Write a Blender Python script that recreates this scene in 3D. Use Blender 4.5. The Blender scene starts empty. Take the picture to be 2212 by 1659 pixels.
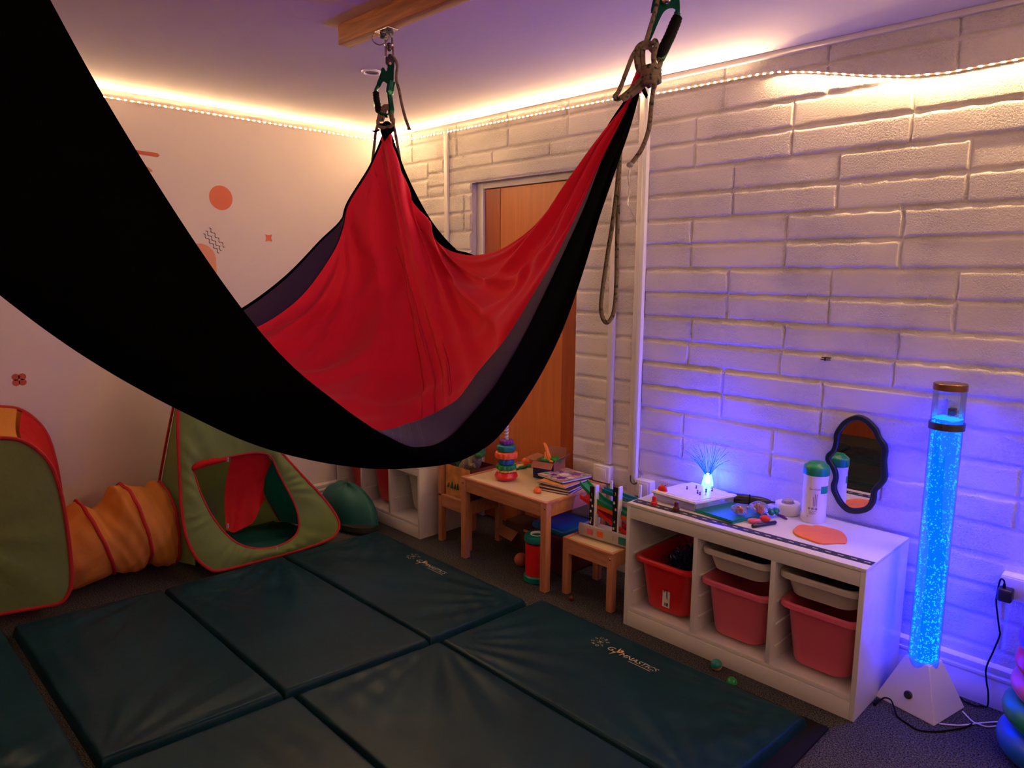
import bpy, bmesh, math, random
import numpy as np
from mathutils import Vector, Matrix

random.seed(7)
rng = np.random.default_rng(7)
SC = bpy.context.scene
COL = SC.collection

# ---------------------------------------------------------------- camera, world, exposure
# World axes: the room corner is the origin, the block wall runs along +X (plane y=0),
# the plain wall runs along -Y (plane x=0), Z is up, metres.
IMG_W, IMG_H = 2212, 1659
FOC, YAW, PITCH, ROLL = 1557.13, 0.7935, 0.1515, 0.0083
CAM = Vector((4.155, -2.9368, 1.5329))
FW = Vector((-math.sin(YAW) * math.cos(PITCH), math.cos(YAW) * math.cos(PITCH), -math.sin(PITCH)))
_r = Vector((math.cos(YAW), math.sin(YAW), 0)); _u = _r.cross(FW)
RT = _r * math.cos(ROLL) + _u * math.sin(ROLL)
UP = -_r * math.sin(ROLL) + _u * math.cos(ROLL)
camd = bpy.data.cameras.new('camera'); camo = bpy.data.objects.new('camera', camd); COL.objects.link(camo)
camd.sensor_fit = 'HORIZONTAL'; camd.sensor_width = 36; camd.lens = FOC / IMG_W * 36
camd.clip_start = 0.02; camd.clip_end = 60
camo.matrix_world = Matrix(((RT.x, UP.x, -FW.x, CAM.x), (RT.y, UP.y, -FW.y, CAM.y), (RT.z, UP.z, -FW.z, CAM.z), (0, 0, 0, 1)))
SC.camera = camo
SC.view_settings.view_transform = 'Standard'; SC.view_settings.look = 'None'
SC.view_settings.gamma = 1; SC.view_settings.use_curve_mapping = False
SC.view_settings.exposure = 0.0
W = bpy.data.worlds.new('world'); SC.world = W; W.use_nodes = True
W.node_tree.nodes['Background'].inputs[0].default_value = (0, 0, 0, 1)
W.node_tree.nodes['Background'].inputs[1].default_value = 0

# the lamps of the room: an LED strip under the ceiling, a fibre-optic lamp, a bubble tube
LED_COL = (1.0, 0.61, 0.29); LED_STR = 1430.0
FIBRE_COL = (0.0, 0.004, 1.0); FIBRE_W = 30.0
TUBE_COL = (0.0, 0.0075, 1.0); TUBE_STR = 24.0
H = 2.4365                        # ceiling height
RX, RY = 5.3, -4.3                # far ends of the room, behind the camera


def at(u, v, x=None, y=None, z=None, d=None):
    """the world point seen at photo position (u, v) on a plane or at a depth"""
    q = FW + RT * ((u - IMG_W / 2) / FOC) - UP * ((v - IMG_H / 2) / FOC)
    if x is not None: t = (x - CAM.x) / q.x
    elif y is not None: t = (y - CAM.y) / q.y
    elif z is not None: t = (z - CAM.z) / q.z
    else: t = d
    return CAM + q * t


# ---------------------------------------------------------------- materials
def lin(h):
    h = h.lstrip('#'); o = []
    for i in (0, 2, 4):
        c = int(h[i:i + 2], 16) / 255
        o.append(c / 12.92 if c <= .04045 else ((c + .055) / 1.055) ** 2.4)
    return tuple(o)


def mat(name, col, rough=.6, metal=0., var=0., vs=12., bump=0., bs=150., spec=.5, sheen=0., emit=None, es=0., detail=3., stretch=None, coat=0.):
    m = bpy.data.materials.new(name); m.use_nodes = True
    nt = m.node_tree; N = nt.nodes; L = nt.links; b = N['Principled BSDF']
    c = lin(col) if isinstance(col, str) else col
    b.inputs['Base Color'].default_value = (*c, 1)
    b.inputs['Roughness'].default_value = rough; b.inputs['Metallic'].default_value = metal
    b.inputs['Specular IOR Level'].default_value = spec
    b.inputs['Sheen Weight'].default_value = sheen
    b.inputs['Coat Weight'].default_value = coat
    if emit:
        b.inputs['Emission Color'].default_value = (*emit, 1); b.inputs['Emission Strength'].default_value = es
    if var or bump:
        tc = N.new('ShaderNodeTexCoord'); src = tc.outputs['Object']
        if stretch:
            mp = N.new('ShaderNodeMapping'); mp.inputs['Scale'].default_value = stretch
            L.new(src, mp.inputs['Vector']); src = mp.outputs['Vector']
    if var:
        n = N.new('ShaderNodeTexNoise'); n.inputs['Scale'].default_value = vs; n.inputs['Detail'].default_value = detail
        L.new(src, n.inputs['Vector'])
        r = N.new('ShaderNodeValToRGB'); r.color_ramp.elements[0].position = .3; r.color_ramp.elements[1].position = .7
        r.color_ramp.elements[0].color = (*[k * (1 - var) for k in c], 1)
        r.color_ramp.elements[1].color = (*[min(1, k * (1 + var)) for k in c], 1)
        L.new(n.outputs['Fac'], r.inputs['Fac']); L.new(r.outputs['Color'], b.inputs['Base Color'])
    if bump:
        n2 = N.new('ShaderNodeTexNoise'); n2.inputs['Scale'].default_value = bs; n2.inputs['Detail'].default_value = 4
        L.new(src, n2.inputs['Vector'])
        bp = N.new('ShaderNodeBump'); bp.inputs['Strength'].default_value = bump; bp.inputs['Distance'].default_value = .01
        L.new(n2.outputs['Fac'], bp.inputs['Height']); L.new(bp.outputs['Normal'], b.inputs['Normal'])
    return m


def block_wall_mat():
    m = mat('painted_block', (.80, .755, .71), rough=.55)
    nt = m.node_tree; N = nt.nodes; L = nt.links; b = N['Principled BSDF']
    tc = N.new('ShaderNodeTexCoord')
    msk = N.new('ShaderNodeTexNoise'); msk.inputs['Scale'].default_value = 4.0; msk.inputs['Detail'].default_value = 2
    L.new(tc.outputs['Object'], msk.inputs['Vector'])
    mr = N.new('ShaderNodeMapRange'); mr.inputs[1].default_value = .40; mr.inputs[2].default_value = .62; mr.inputs[3].default_value = .12; mr.inputs[4].default_value = 1.0
    L.new(msk.outputs['Fac'], mr.inputs[0])
    n1 = N.new('ShaderNodeTexNoise'); n1.inputs['Scale'].default_value = 150; n1.inputs['Detail'].default_value = 3; n1.inputs['Roughness'].default_value = .62
    L.new(tc.outputs['Object'], n1.inputs['Vector'])
    pit = N.new('ShaderNodeMapRange'); pit.inputs[1].default_value = .34; pit.inputs[2].default_value = .57; pit.inputs[3].default_value = 0; pit.inputs[4].default_value = 1
    L.new(n1.outputs['Fac'], pit.inputs[0])
    sub = N.new('ShaderNodeMath'); sub.operation = 'SUBTRACT'; sub.inputs[1].default_value = 1
    L.new(pit.outputs[0], sub.inputs[0])
    mul = N.new('ShaderNodeMath'); mul.operation = 'MULTIPLY'
    L.new(sub.outputs[0], mul.inputs[0]); L.new(mr.outputs[0], mul.inputs[1])
    v = N.new('ShaderNodeTexVoronoi'); v.inputs['Scale'].default_value = 55; v.inputs['Randomness'].default_value = 1
    L.new(tc.outputs['Object'], v.inputs['Vector'])
    hole = N.new('ShaderNodeMapRange'); hole.inputs[1].default_value = .05; hole.inputs[2].default_value = .17; hole.inputs[3].default_value = -1.1; hole.inputs[4].default_value = 0
    L.new(v.outputs['Distance'], hole.inputs[0])
    hs = N.new('ShaderNodeMath'); hs.operation = 'MULTIPLY'
    L.new(hole.outputs[0], hs.inputs[0]); L.new(mr.outputs[0], hs.inputs[1])
    add = N.new('ShaderNodeMath'); add.operation = 'ADD'
    L.new(mul.outputs[0], add.inputs[0]); L.new(hs.outputs[0], add.inputs[1])
    bp = N.new('ShaderNodeBump'); bp.inputs['Strength'].default_value = .85; bp.inputs['Distance'].default_value = .0042
    L.new(add.outputs[0], bp.inputs['Height']); L.new(bp.outputs['Normal'], b.inputs['Normal'])
    return m


def carpet_mat():
    m = mat('carpet', (.05, .05, .055), rough=.95, spec=.1)
    nt = m.node_tree; N = nt.nodes; L = nt.links; b = N['Principled BSDF']
    tc = N.new('ShaderNodeTexCoord')
    n = N.new('ShaderNodeTexNoise'); n.inputs['Scale'].default_value = 190; n.inputs['Detail'].default_value = 3
    L.new(tc.outputs['Object'], n.inputs['Vector'])
    r = N.new('ShaderNodeValToRGB')
    r.color_ramp.elements[0].position = .36; r.color_ramp.elements[0].color = (.006, .0065, .008, 1)
    r.color_ramp.elements[1].position = .66; r.color_ramp.elements[1].color = (.11, .105, .105, 1)
    L.new(n.outputs['Fac'], r.inputs['Fac']); L.new(r.outputs['Color'], b.inputs['Base Color'])
    bp = N.new('ShaderNodeBump'); bp.inputs['Strength'].default_value = .8; bp.inputs['Distance'].default_value = .004
    L.new(n.outputs['Fac'], bp.inputs['Height']); L.new(bp.outputs['Normal'], b.inputs['Normal'])
    return m


def wood_mat(name, c1, c2, axis=(1, 1, 1), rough=.45, scale=6.):
    m = mat(name, c1, rough=rough)
    nt = m.node_tree; N = nt.nodes; L = nt.links; b = N['Principled BSDF']
    tc = N.new('ShaderNodeTexCoord'); mp = N.new('ShaderNodeMapping'); mp.inputs['Scale'].default_value = axis
    L.new(tc.outputs['Object'], mp.inputs['Vector'])
    n = N.new('ShaderNodeTexNoise'); n.inputs['Scale'].default_value = scale; n.inputs['Detail'].default_value = 6; n.inputs['Distortion'].default_value = .6
    L.new(mp.outputs['Vector'], n.inputs['Vector'])
    r = N.new('ShaderNodeValToRGB'); r.color_ramp.elements[0].position = .3; r.color_ramp.elements[1].position = .72
    r.color_ramp.elements[0].color = (*lin(c2), 1); r.color_ramp.elements[1].color = (*lin(c1), 1)
    L.new(n.outputs['Fac'], r.inputs['Fac']); L.new(r.outputs['Color'], b.inputs['Base Color'])
    return m


def stripe_rope_mat():
    m = mat('rope_weave', '#8a7a68', rough=.9, spec=.2)
    nt = m.node_tree; N = nt.nodes; L = nt.links; b = N['Principled BSDF']
    tc = N.new('ShaderNodeTexCoord')
    n = N.new('ShaderNodeTexNoise'); n.inputs['Scale'].default_value = 75; n.inputs['Detail'].default_value = 5
    L.new(tc.outputs['Object'], n.inputs['Vector'])
    r = N.new('ShaderNodeValToRGB'); r.color_ramp.elements[0].position = .34; r.color_ramp.elements[1].position = .47
    r.color_ramp.elements[0].color = (*lin('#22352a'), 1); r.color_ramp.elements[1].color = (*lin('#7f7164'), 1)
    L.new(n.outputs['Fac'], r.inputs['Fac']); L.new(r.outputs['Color'], b.inputs['Base Color'])
    n2 = N.new('ShaderNodeTexNoise'); n2.inputs['Scale'].default_value = 500
    L.new(tc.outputs['Object'], n2.inputs['Vector'])
    bp = N.new('ShaderNodeBump'); bp.inputs['Strength'].default_value = .5; bp.inputs['Distance'].default_value = .004
    L.new(n2.outputs['Fac'], bp.inputs['Height']); L.new(bp.outputs['Normal'], b.inputs['Normal'])
    return m


def glow(name, col, strength, clear=0.):
    m = bpy.data.materials.new(name); m.use_nodes = True
    nt = m.node_tree; N = nt.nodes; L = nt.links; N.remove(N['Principled BSDF'])
    e = N.new('ShaderNodeEmission'); e.inputs[0].default_value = (*col, 1); e.inputs[1].default_value = strength
    out = N['Material Output']
    if clear:
        t = N.new('ShaderNodeBsdfTransparent'); mx = N.new('ShaderNodeMixShader'); mx.inputs[0].default_value = clear
        L.new(e.outputs[0], mx.inputs[1]); L.new(t.outputs[0], mx.inputs[2]); L.new(mx.outputs[0], out.inputs[0])
    else:
        L.new(e.outputs[0], out.inputs[0])
    return m


def clear_mat(name, tint=(1, 1, 1), gloss=.12, haze=0., hazecol=(.8, .8, .8), rough=.05):
    m = bpy.data.materials.new(name); m.use_nodes = True
    nt = m.node_tree; N = nt.nodes; L = nt.links; N.remove(N['Principled BSDF']); out = N['Material Output']
    t = N.new('ShaderNodeBsdfTransparent'); t.inputs[0].default_value = (*tint, 1)
    g = N.new('ShaderNodeBsdfGlossy'); g.inputs['Roughness'].default_value = rough
    lw = N.new('ShaderNodeLayerWeight'); lw.inputs[0].default_value = .35
    ml = N.new('ShaderNodeMath'); ml.operation = 'MULTIPLY_ADD'; ml.inputs[1].default_value = .6; ml.inputs[2].default_value = gloss * .4
    L.new(lw.outputs['Fresnel'], ml.inputs[0])
    mx = N.new('ShaderNodeMixShader'); L.new(ml.outputs[0], mx.inputs[0]); L.new(t.outputs[0], mx.inputs[1]); L.new(g.outputs[0], mx.inputs[2])
    last = mx
    if haze:
        df = N.new('ShaderNodeBsdfDiffuse'); df.inputs[0].default_value = (*hazecol, 1)
        m2 = N.new('ShaderNodeMixShader'); m2.inputs[0].default_value = haze
        L.new(mx.outputs[0], m2.inputs[1]); L.new(df.outputs[0], m2.inputs[2]); last = m2
    L.new(last.outputs[0], out.inputs[0])
    return m


def sheer_mat(name, col, through=.35, rough=.7):
    """thin nylon: part of the light comes through"""
    m = bpy.data.materials.new(name); m.use_nodes = True
    nt = m.node_tree; N = nt.nodes; L = nt.links; b = N['Principled BSDF']; out = N['Material Output']
    c = lin(col); b.inputs['Base Color'].default_value = (*c, 1); b.inputs['Roughness'].default_value = rough; b.inputs['Specular IOR Level'].default_value = .25
    t = N.new('ShaderNodeBsdfTranslucent'); t.inputs[0].default_value = (*c, 1)
    mx = N.new('ShaderNodeMixShader'); mx.inputs[0].default_value = through
    L.new(b.outputs[0], mx.inputs[1]); L.new(t.outputs[0], mx.inputs[2]); L.new(mx.outputs[0], out.inputs[0])
    tc = N.new('ShaderNodeTexCoord'); n2 = N.new('ShaderNodeTexNoise'); n2.inputs['Scale'].default_value = 14; n2.inputs['Detail'].default_value = 3
    L.new(tc.outputs['Object'], n2.inputs['Vector'])
    bp = N.new('ShaderNodeBump'); bp.inputs['Strength'].default_value = .35; bp.inputs['Distance'].default_value = .02
    L.new(n2.outputs['Fac'], bp.inputs['Height']); L.new(bp.outputs['Normal'], b.inputs['Normal'])
    return m


MT = {
    'block': block_wall_mat(), 'carpet': carpet_mat(),
    'plaster': mat('smooth_plaster', (.74, .66, .62), rough=.7, bump=.05, bs=60),
    'ceiling': mat('ceiling_paint', (.74, .70, .70), rough=.8, bump=.08, bs=30),
    'white_paint': mat('white_gloss_paint', (.76, .72, .68), rough=.4),
    'white_lam': mat('white_laminate', (.70, .68, .66), rough=.32),
    'white_plastic': mat('white_plastic', (.80, .79, .78), rough=.3),
    'door': wood_mat('orange_veneer', '#d8813f', '#c66f33', (6, 6, .6), .4, 5),
    'door_dark': wood_mat('brown_veneer', '#b0582b', '#9c4a22', (6, 6, .6), .4, 5),
    'beam': wood_mat('rough_pine', '#b9713c', '#7d431e', (1, 12, 12), .7, 6),
    'pine': wood_mat('clear_pine', '#c98a63', '#b0714d', (9, 9, 1), .5, 6),
    'pine_h': wood_mat('pine_rail', '#cf8f67', '#b37450', (1.2, 9, 9), .5, 6),
    'tabletop': mat('pale_laminate', '#d9c49b', rough=.5),
    'black_fab': mat('black_lycra', (.0008, .0008, .0011), rough=.9, spec=.02, bump=.15, bs=300),
    'purple_fab': mat('purple_lycra', '#30264f', rough=.8, spec=.15, bump=.15, bs=400, sheen=.25),
    'red_fab': mat('red_lycra', (.80, .017, .06), rough=.75, spec=.25, bump=.12, bs=400, sheen=.1),
    'rope': stripe_rope_mat(),
    'green_metal': mat('green_anodised', '#0e5a3a', rough=.25, metal=.6),
    'steel': mat('steel', (.62, .6, .6), rough=.22, metal=1),
    'dark_steel': mat('dark_steel', (.12, .11, .11), rough=.35, metal=.9),
    'black_rubber': mat('black_rubber', (.006, .006, .0065), rough=.8, spec=.1),
    'black_plastic': mat('black_plastic', (.012, .012, .016), rough=.35),
    'mat_vinyl': mat('navy_vinyl', (.004, .024, .040), rough=.33, var=.15, vs=4, bump=.1, bs=18, spec=.10),
    'print_cream': mat('cream_print', (.42, .37, .31), rough=.6),
    'print_gold': mat('gold_print', (.55, .33, .15), rough=.6),
    'green_nylon': sheer_mat('green_nylon', '#8ba55f', .38), 'orange_nylon': sheer_mat('orange_nylon', '#eda24a', .35),
    'red_nylon': sheer_mat('red_nylon', '#c8181a', .25), 'teal_nylon': sheer_mat('teal_nylon', '#0b5a55', .25),
    'red_binding': mat('red_binding', '#b01a1a', rough=.7),
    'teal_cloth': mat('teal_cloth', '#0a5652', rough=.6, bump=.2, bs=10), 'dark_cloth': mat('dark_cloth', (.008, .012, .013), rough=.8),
    'bin_red': mat('red_bin_plastic', (.62, .012, .02), rough=.3), 'bin_pink': mat('pink_bin_plastic', (.72, .12, .19), rough=.35),
    'bin_grey': mat('pale_grey_bin_plastic', (.52, .48, .44), rough=.35), 'bin_white': mat('grey_white_bin', (.50, .50, .43), rough=.35),
    'tinsel': mat('blue_tinsel', (.02, .03, .12), rough=.25, metal=.6, var=.8, vs=60),
    'paper': mat('white_paper', (.72, .68, .64), rough=.7), 'ink': mat('dark_ink', (.02, .02, .025), rough=.7),
    'road': mat('road_tape', (.02, .024, .03), rough=.6), 'road_line': mat('road_dashes', (.75, .68, .6), rough=.6),
    'sticker_orange': mat('coral_sticker', '#d9714e', rough=.6), 'sticker_peach': mat('peach_sticker', '#e09a76', rough=.6),
    'sticker_red': mat('terracotta_sticker', '#b8573c', rough=.6), 'sticker_tan': mat('tan_sticker', '#c08a58', rough=.6),
    'led_tape': mat('led_tape', (.75, .6, .35), rough=.5),
    'red_plastic': mat('red_plastic', (.68, .02, .02), rough=.3), 'dark_red_plastic': mat('dark_red_plastic', (.10, .01, .02), rough=.35),
    'orange_plastic': mat('orange_plastic', '#f0662a', rough=.4), 'green_plastic': mat('green_plastic', '#1c8a45', rough=.35),
    'teal_plastic': mat('teal_plastic', '#0b7a72', rough=.3), 'blue_plastic': mat('blue_plastic', '#155f9e', rough=.3),
    'purple_plastic': mat('purple_plastic', '#6a2a8a', rough=.3), 'yellow_plastic': mat('yellow_plastic', '#d9a34a', rough=.4),
    'dough': mat('orange_dough', '#e87a45', rough=.75, bump=.3, bs=25),
    'foam_orange': mat('orange_foam', '#f08a2a', rough=.85),
    'card': mat('brown_card', '#9a6244', rough=.85, var=.1), 'card_dark': mat('card_inside', '#4a2c22', rough=.9),
    'print_blue': mat('blue_print', '#12246e', rough=.5, var=.7, vs=40), 'print_stripe': mat('straw_print', '#b79d62', rough=.7, var=.6, vs=60, stretch=(5, 5, 1)),
    'print_flower': mat('flower_print', '#b39a9c', rough=.5, var=.55, vs=30), 'maroon': mat('maroon_card', '#571320', rough=.6),
    'dino_print': mat('orange_print', '#c98a4a', rough=.6, var=.35, vs=18), 'frog_green': mat('frog_plush', '#2f6f34', rough=.95, var=.3, vs=80, bump=.5, bs=180),
    'knit': mat('grey_knit', '#77705c', rough=.95, bump=.6, bs=140), 'leaf': mat('leaf_green', '#1f6a3e', rough=.8),
    'wipe_green': mat('green_lid', '#0b8a52', rough=.3), 'wipe_label': mat('green_label', '#0f9a5a', rough=.4),
    'mirror': mat('mirror_glass', (.82, .84, .84), rough=.015, metal=1), 'mirror_frame': mat('dark_green_frame', '#10231c', rough=.4),
    'bronze': mat('brass_cap', '#9a7350', rough=.28, metal=1), 'cord_white': mat('white_cord', (.7, .68, .68), rough=.5),
    'acrylic': clear_mat('acrylic_tube', (.80, .92, 1.0), .12),
    'clear_plastic': clear_mat('clear_plastic', (.95, .95, 1), .3, .35, (.75, .72, .72), .15),
    'bag': clear_mat('zip_bag', (.97, .97, 1), .5, .06, (.8, .8, .85), .1),
    'water': glow('glowing_water', TUBE_COL, TUBE_STR), 'water_skin': glow('glowing_water_skin', TUBE_COL, TUBE_STR, .62), 'bubble': glow('glowing_bubbles', (.012, .5, 1.0), 2.6), 'foam': glow('glowing_foam', (.02, .45, 1.0), 1.3),  # water, bubbles and foam emit in place of light guided from the base lamp
    'tube_lamp': glow('tube_lamp', (.0, .75, 1.0), 3.0), 'fibre_core': glow('fibre_core', (.06, .42, 1.0), 10.0, .15),
    'fibre': glow('fibre_strands', (.0, .04, 1.0), 3.5, .3), 'fibre_hot': glow('fibre_hot', (.8, 1.0, 1.0), 9.0),
    'led': glow('led_chip', LED_COL, LED_STR), 'fish': mat('pink_fish', '#c43ad0', rough=.4, emit=(.5, .05, .8), es=.0),
    'pebble_blue': mat('soft_blue', '#2a7fd0', rough=.6),
}


# ---------------------------------------------------------------- mesh helpers
class MB:
    def __init__(s): s.bm = bmesh.new(); s.mi = 0

    def _tag(s, n):
        s.bm.faces.ensure_lookup_table()
        for f in s.bm.faces[n:]: f.material_index = s.mi

    def add(s, verts, faces):
        n = len(s.bm.faces); vs = [s.bm.verts.new(v) for v in verts]
        for f in faces:
            try: s.bm.faces.new([vs[i] for i in f])
            except ValueError: pass
        s._tag(n); return s

    def box(s, lo, hi, bev=0., seg=2, M=None):
        t = bmesh.new(); bmesh.ops.create_cube(t, size=1)
        for v in t.verts: v.co = Vector([lo[i] + (v.co[i] + .5) * (hi[i] - lo[i]) for i in range(3)])
        if bev: bmesh.ops.bevel(t, geom=t.edges[:], offset=bev, segments=seg, affect='EDGES', profile=.5)
        if M is not None: bmesh.ops.transform(t, matrix=M, verts=t.verts)
        return s.take(t)

    def take(s, t):
        n = len(s.bm.faces); me = bpy.data.meshes.new('tmp'); t.to_mesh(me); t.free(); s.bm.from_mesh(me); bpy.data.meshes.remove(me)
        s._tag(n); return s

    def lathe(s, prof, n=24, c=(0, 0, 0), M=None, caps=True):
        V = []; Fc = []; c = Vector(c)
        for r, z in prof:
            for k in range(n):
                a = 2 * math.pi * k / n; p = Vector((r * math.cos(a), r * math.sin(a), z))
                V.append((M @ p if M is not None else p) + c)
        for i in range(len(prof) - 1):
            for k in range(n):
                k2 = (k + 1) % n; Fc.append((i * n + k, i * n + k2, (i + 1) * n + k2, (i + 1) * n + k))
        ring_ = prof[0] == prof[-1] or not caps
        if prof[0][0] > 1e-6 and not ring_: Fc.append(tuple(reversed(range(n))))
        if prof[-1][0] > 1e-6 and not ring_: Fc.append(tuple((len(prof) - 1) * n + k for k in range(n)))
        s.add(V, Fc); bmesh.ops.remove_doubles(s.bm, verts=s.bm.verts[-len(V):], dist=1e-7) if min(p[0] for p in prof) < 1e-6 else None
        return s

    def tube(s, pts, r, n=8, closed=False, caps=True, flat=None, upv=None):
        pts = [Vector(p) for p in pts]; m = len(pts); rs = r if isinstance(r, (list, tuple)) else [r] * m
        V = []; Fc = []
        T = []
        for i in range(m):
            a = pts[(i - 1) % m] if (closed or i > 0) else pts[i]; b = pts[(i + 1) % m] if (closed or i < m - 1) else pts[i]
            d = b - a; T.append(d.normalized() if d.length > 1e-9 else Vector((0, 0, 1)))
        u = Vector(upv) if upv else (Vector((0, 0, 1)) if abs(T[0].z) < .9 else Vector((1, 0, 0)))
        for i in range(m):
            u = (u - T[i] * u.dot(T[i]));
            u = u.normalized() if u.length > 1e-6 else T[i].orthogonal().normalized()
            w = T[i].cross(u)
            for k in range(n):
                a = 2 * math.pi * k / n
                V.append(pts[i] + u * (math.cos(a) * rs[i] * (flat if flat else 1)) + w * (math.sin(a) * rs[i]))
        for i in range(m if closed else m - 1):
            j = (i + 1) % m
            for k in range(n):
                k2 = (k + 1) % n; Fc.append((i * n + k, i * n + k2, j * n + k2, j * n + k))
        if caps and not closed:
            Fc.append(tuple(reversed(range(n)))); Fc.append(tuple((m - 1) * n + k for k in range(n)))
        return s.add(V, Fc)

    def loft(s, rings, cap0=True, cap1=True, ring_closed=True):
        n = len(rings[0]); V = [p for r in rings for p in r]; Fc = []
        for i in range(len(rings) - 1):
            for k in range(n if ring_closed else n - 1):
                k2 = (k + 1) % n; Fc.append((i * n + k, i * n + k2, (i + 1) * n + k2, (i + 1) * n + k))
        if cap0: Fc.append(tuple(reversed(range(n))))
        if cap1: Fc.append(tuple((len(rings) - 1) * n + k for k in range(n)))
        return s.add(V, Fc)

    def grid(s, P):
        a = len(P); b = len(P[0]); V = [Vector(p) for row in P for p in row]
        return s.add(V, [(i * b + j, i * b + j + 1, (i + 1) * b + j + 1, (i + 1) * b + j) for i in range(a - 1) for j in range(b - 1)])

    def prism(s, poly, z0, z1, M=None, bev=0.):
        t = bmesh.new(); lo = [t.verts.new((p[0], p[1], z0)) for p in poly]; hi = [t.verts.new((p[0], p[1], z1)) for p in poly]
        n = len(poly); t.faces.new(hi); t.faces.new(list(reversed(lo)))
        for k in range(n): t.faces.new((lo[k], lo[(k + 1) % n], hi[(k + 1) % n], hi[k]))
        bmesh.ops.recalc_face_normals(t, faces=t.faces)
        if bev: bmesh.ops.bevel(t, geom=t.edges[:], offset=bev, segments=2, affect='EDGES')
        if M is not None: bmesh.ops.transform(t, matrix=M, verts=t.verts)
        return s.take(t)

    def ball(s, c, r, nu=20, nv=12, M=None):
        r = (r, r, r) if isinstance(r, (int, float)) else r
        t = bmesh.new(); bmesh.ops.create_uvsphere(t, u_segments=nu, v_segments=nv, radius=1)
        for v in t.verts:
            p = Vector((v.co.x * r[0], v.co.y * r[1], v.co.z * r[2])); v.co = (M @ p if M is not None else p) + Vector(c)
        return s.take(t)

    def torus(s, c, R, r, n=32, m=10, M=None, wav=0., wn=0):
        pts = []
        for k in range(n):
            a = 2 * math.pi * k / n; rr = R + (wav * math.cos(wn * a) if wn else 0)
            p = Vector((rr * math.cos(a), rr * math.sin(a), 0)); pts.append((M @ p if M is not None else p) + Vector(c))
        return s.tube(pts, r, m, closed=True)

    def build(s, name, mats, parent=None, smooth=38, origin=None):
        me = bpy.data.meshes.new(name); bmesh.ops.recalc_face_normals(s.bm, faces=s.bm.faces) if getattr(s, 'recalc', True) else None
        s.bm.to_mesh(me); s.bm.free()
        for m in (mats if isinstance(mats, (list, tuple)) else [mats]): me.materials.append(MT[m] if isinstance(m, str) else m)
        if smooth:
            me.polygons.foreach_set('use_smooth', [True] * len(me.polygons)); me.set_sharp_from_angle(angle=math.radians(smooth))
        o = bpy.data.objects.new(name, me); COL.objects.link(o)
        if parent is not None: join(o, parent)
        elif origin is not False and len(me.vertices):
            if origin is None:
                co = np.empty(len(me.vertices) * 3); me.vertices.foreach_get('co', co); co = co.reshape(-1, 3)
                origin = Vector(((co[:, 0].min() + co[:, 0].max()) / 2, (co[:, 1].min() + co[:, 1].max()) / 2, co[:, 2].min()))
            me.transform(Matrix.Translation(-Vector(origin))); o.location = origin
        return o


def root_of(o):
    while o.parent is not None: o = o.parent
    return o


def join(o, parent):
    o.parent = parent
    if parent.parent is None: o.matrix_parent_inverse = Matrix.Translation(-parent.location)


def thing(name, label, cat, loc=(0, 0, 0), group=None):
    o = bpy.data.objects.new(name, None); COL.objects.link(o); o.location = loc; o.empty_display_size = .05
    return tag(o, label, cat, group)


def tag(o, label, cat, group=None, kind=None):
    if label: o['label'] = label
    if cat: o['category'] = cat
    if group: o['group'] = group
    if kind: o['kind'] = kind
    return o


def solo(mb, name, mats, label, cat, group=None, smooth=38, kind=None):
    return tag(mb.build(name, mats, smooth=smooth), label, cat, group, kind)


def struct(mb, name, mats, smooth=0):
    o = mb.build(name, mats, smooth=smooth, origin=False); o['kind'] = 'structure'; return o


def copy_tree(o, parent=None):
    c = o.copy(); COL.objects.link(c)
    if parent is not None: c.parent = parent
    for ch in list(o.children): copy_tree(ch, c)
    return c


def cr(pts, n=6, closed=False):
    """smooth curve through points (Catmull-Rom)"""
    P = [Vector(p) for p in pts]; m = len(P); out = []
    for i in range(m if closed else m - 1):
        if closed: a, b, c, d = P[(i - 1) % m], P[i], P[(i + 1) % m], P[(i + 2) % m]
        else: a, b, c, d = P[max(i - 1, 0)], P[i], P[i + 1], P[min(i + 2, m - 1)]
        for k in range(n):
            t = k / n
            out.append(.5 * ((2 * b) + (c - a) * t + (2 * a - 5 * b + 4 * c - d) * t * t + (3 * b - a - 3 * c + d) * t ** 3))
    if not closed: out.append(P[-1])
    return out


def rrect(hx, hy, r, n=5):
    """rounded rectangle outline, half sizes hx, hy"""
    o = []
    for cx, cy, a0 in ((hx - r, hy - r, 0), (-hx + r, hy - r, 90), (-hx + r, -hy + r, 180), (hx - r, -hy + r, 270)):
        for k in range(n + 1):
            a = math.radians(a0 + 90 * k / n); o.append((cx + r * math.cos(a), cy + r * math.sin(a)))
    return o


def text_geo(body, size=1., align='LEFT', shear=0.):
    cu = bpy.data.curves.new('t', 'FONT'); cu.body = body; cu.size = size; cu.align_x = align; cu.shear = shear; cu.resolution_u = 3
    o = bpy.data.objects.new('t', cu); COL.objects.link(o)
    dg = bpy.context.evaluated_depsgraph_get(); me = bpy.data.meshes.new_from_object(o.evaluated_get(dg))
    V = [tuple(v.co) for v in me.vertices]; Fc = [tuple(p.vertices) for p in me.polygons]
    bpy.data.objects.remove(o); bpy.data.curves.remove(cu); bpy.data.meshes.remove(me)
    return V, Fc


def rotz(a, c=(0, 0, 0)):
    return Matrix.Translation(c) @ Matrix.Rotation(math.radians(a), 4, 'Z') @ Matrix.Translation(-Vector(c))


def frame(o, x, z):
    """matrix with origin o, x axis along x, z axis near z"""
    x = Vector(x).normalized(); z = Vector(z); y = z.cross(x).normalized(); z = x.cross(y)
    return Matrix(((x.x, y.x, z.x, o[0]), (x.y, y.y, z.y, o[1]), (x.z, y.z, z.z, o[2]), (0, 0, 0, 1)))


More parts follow.
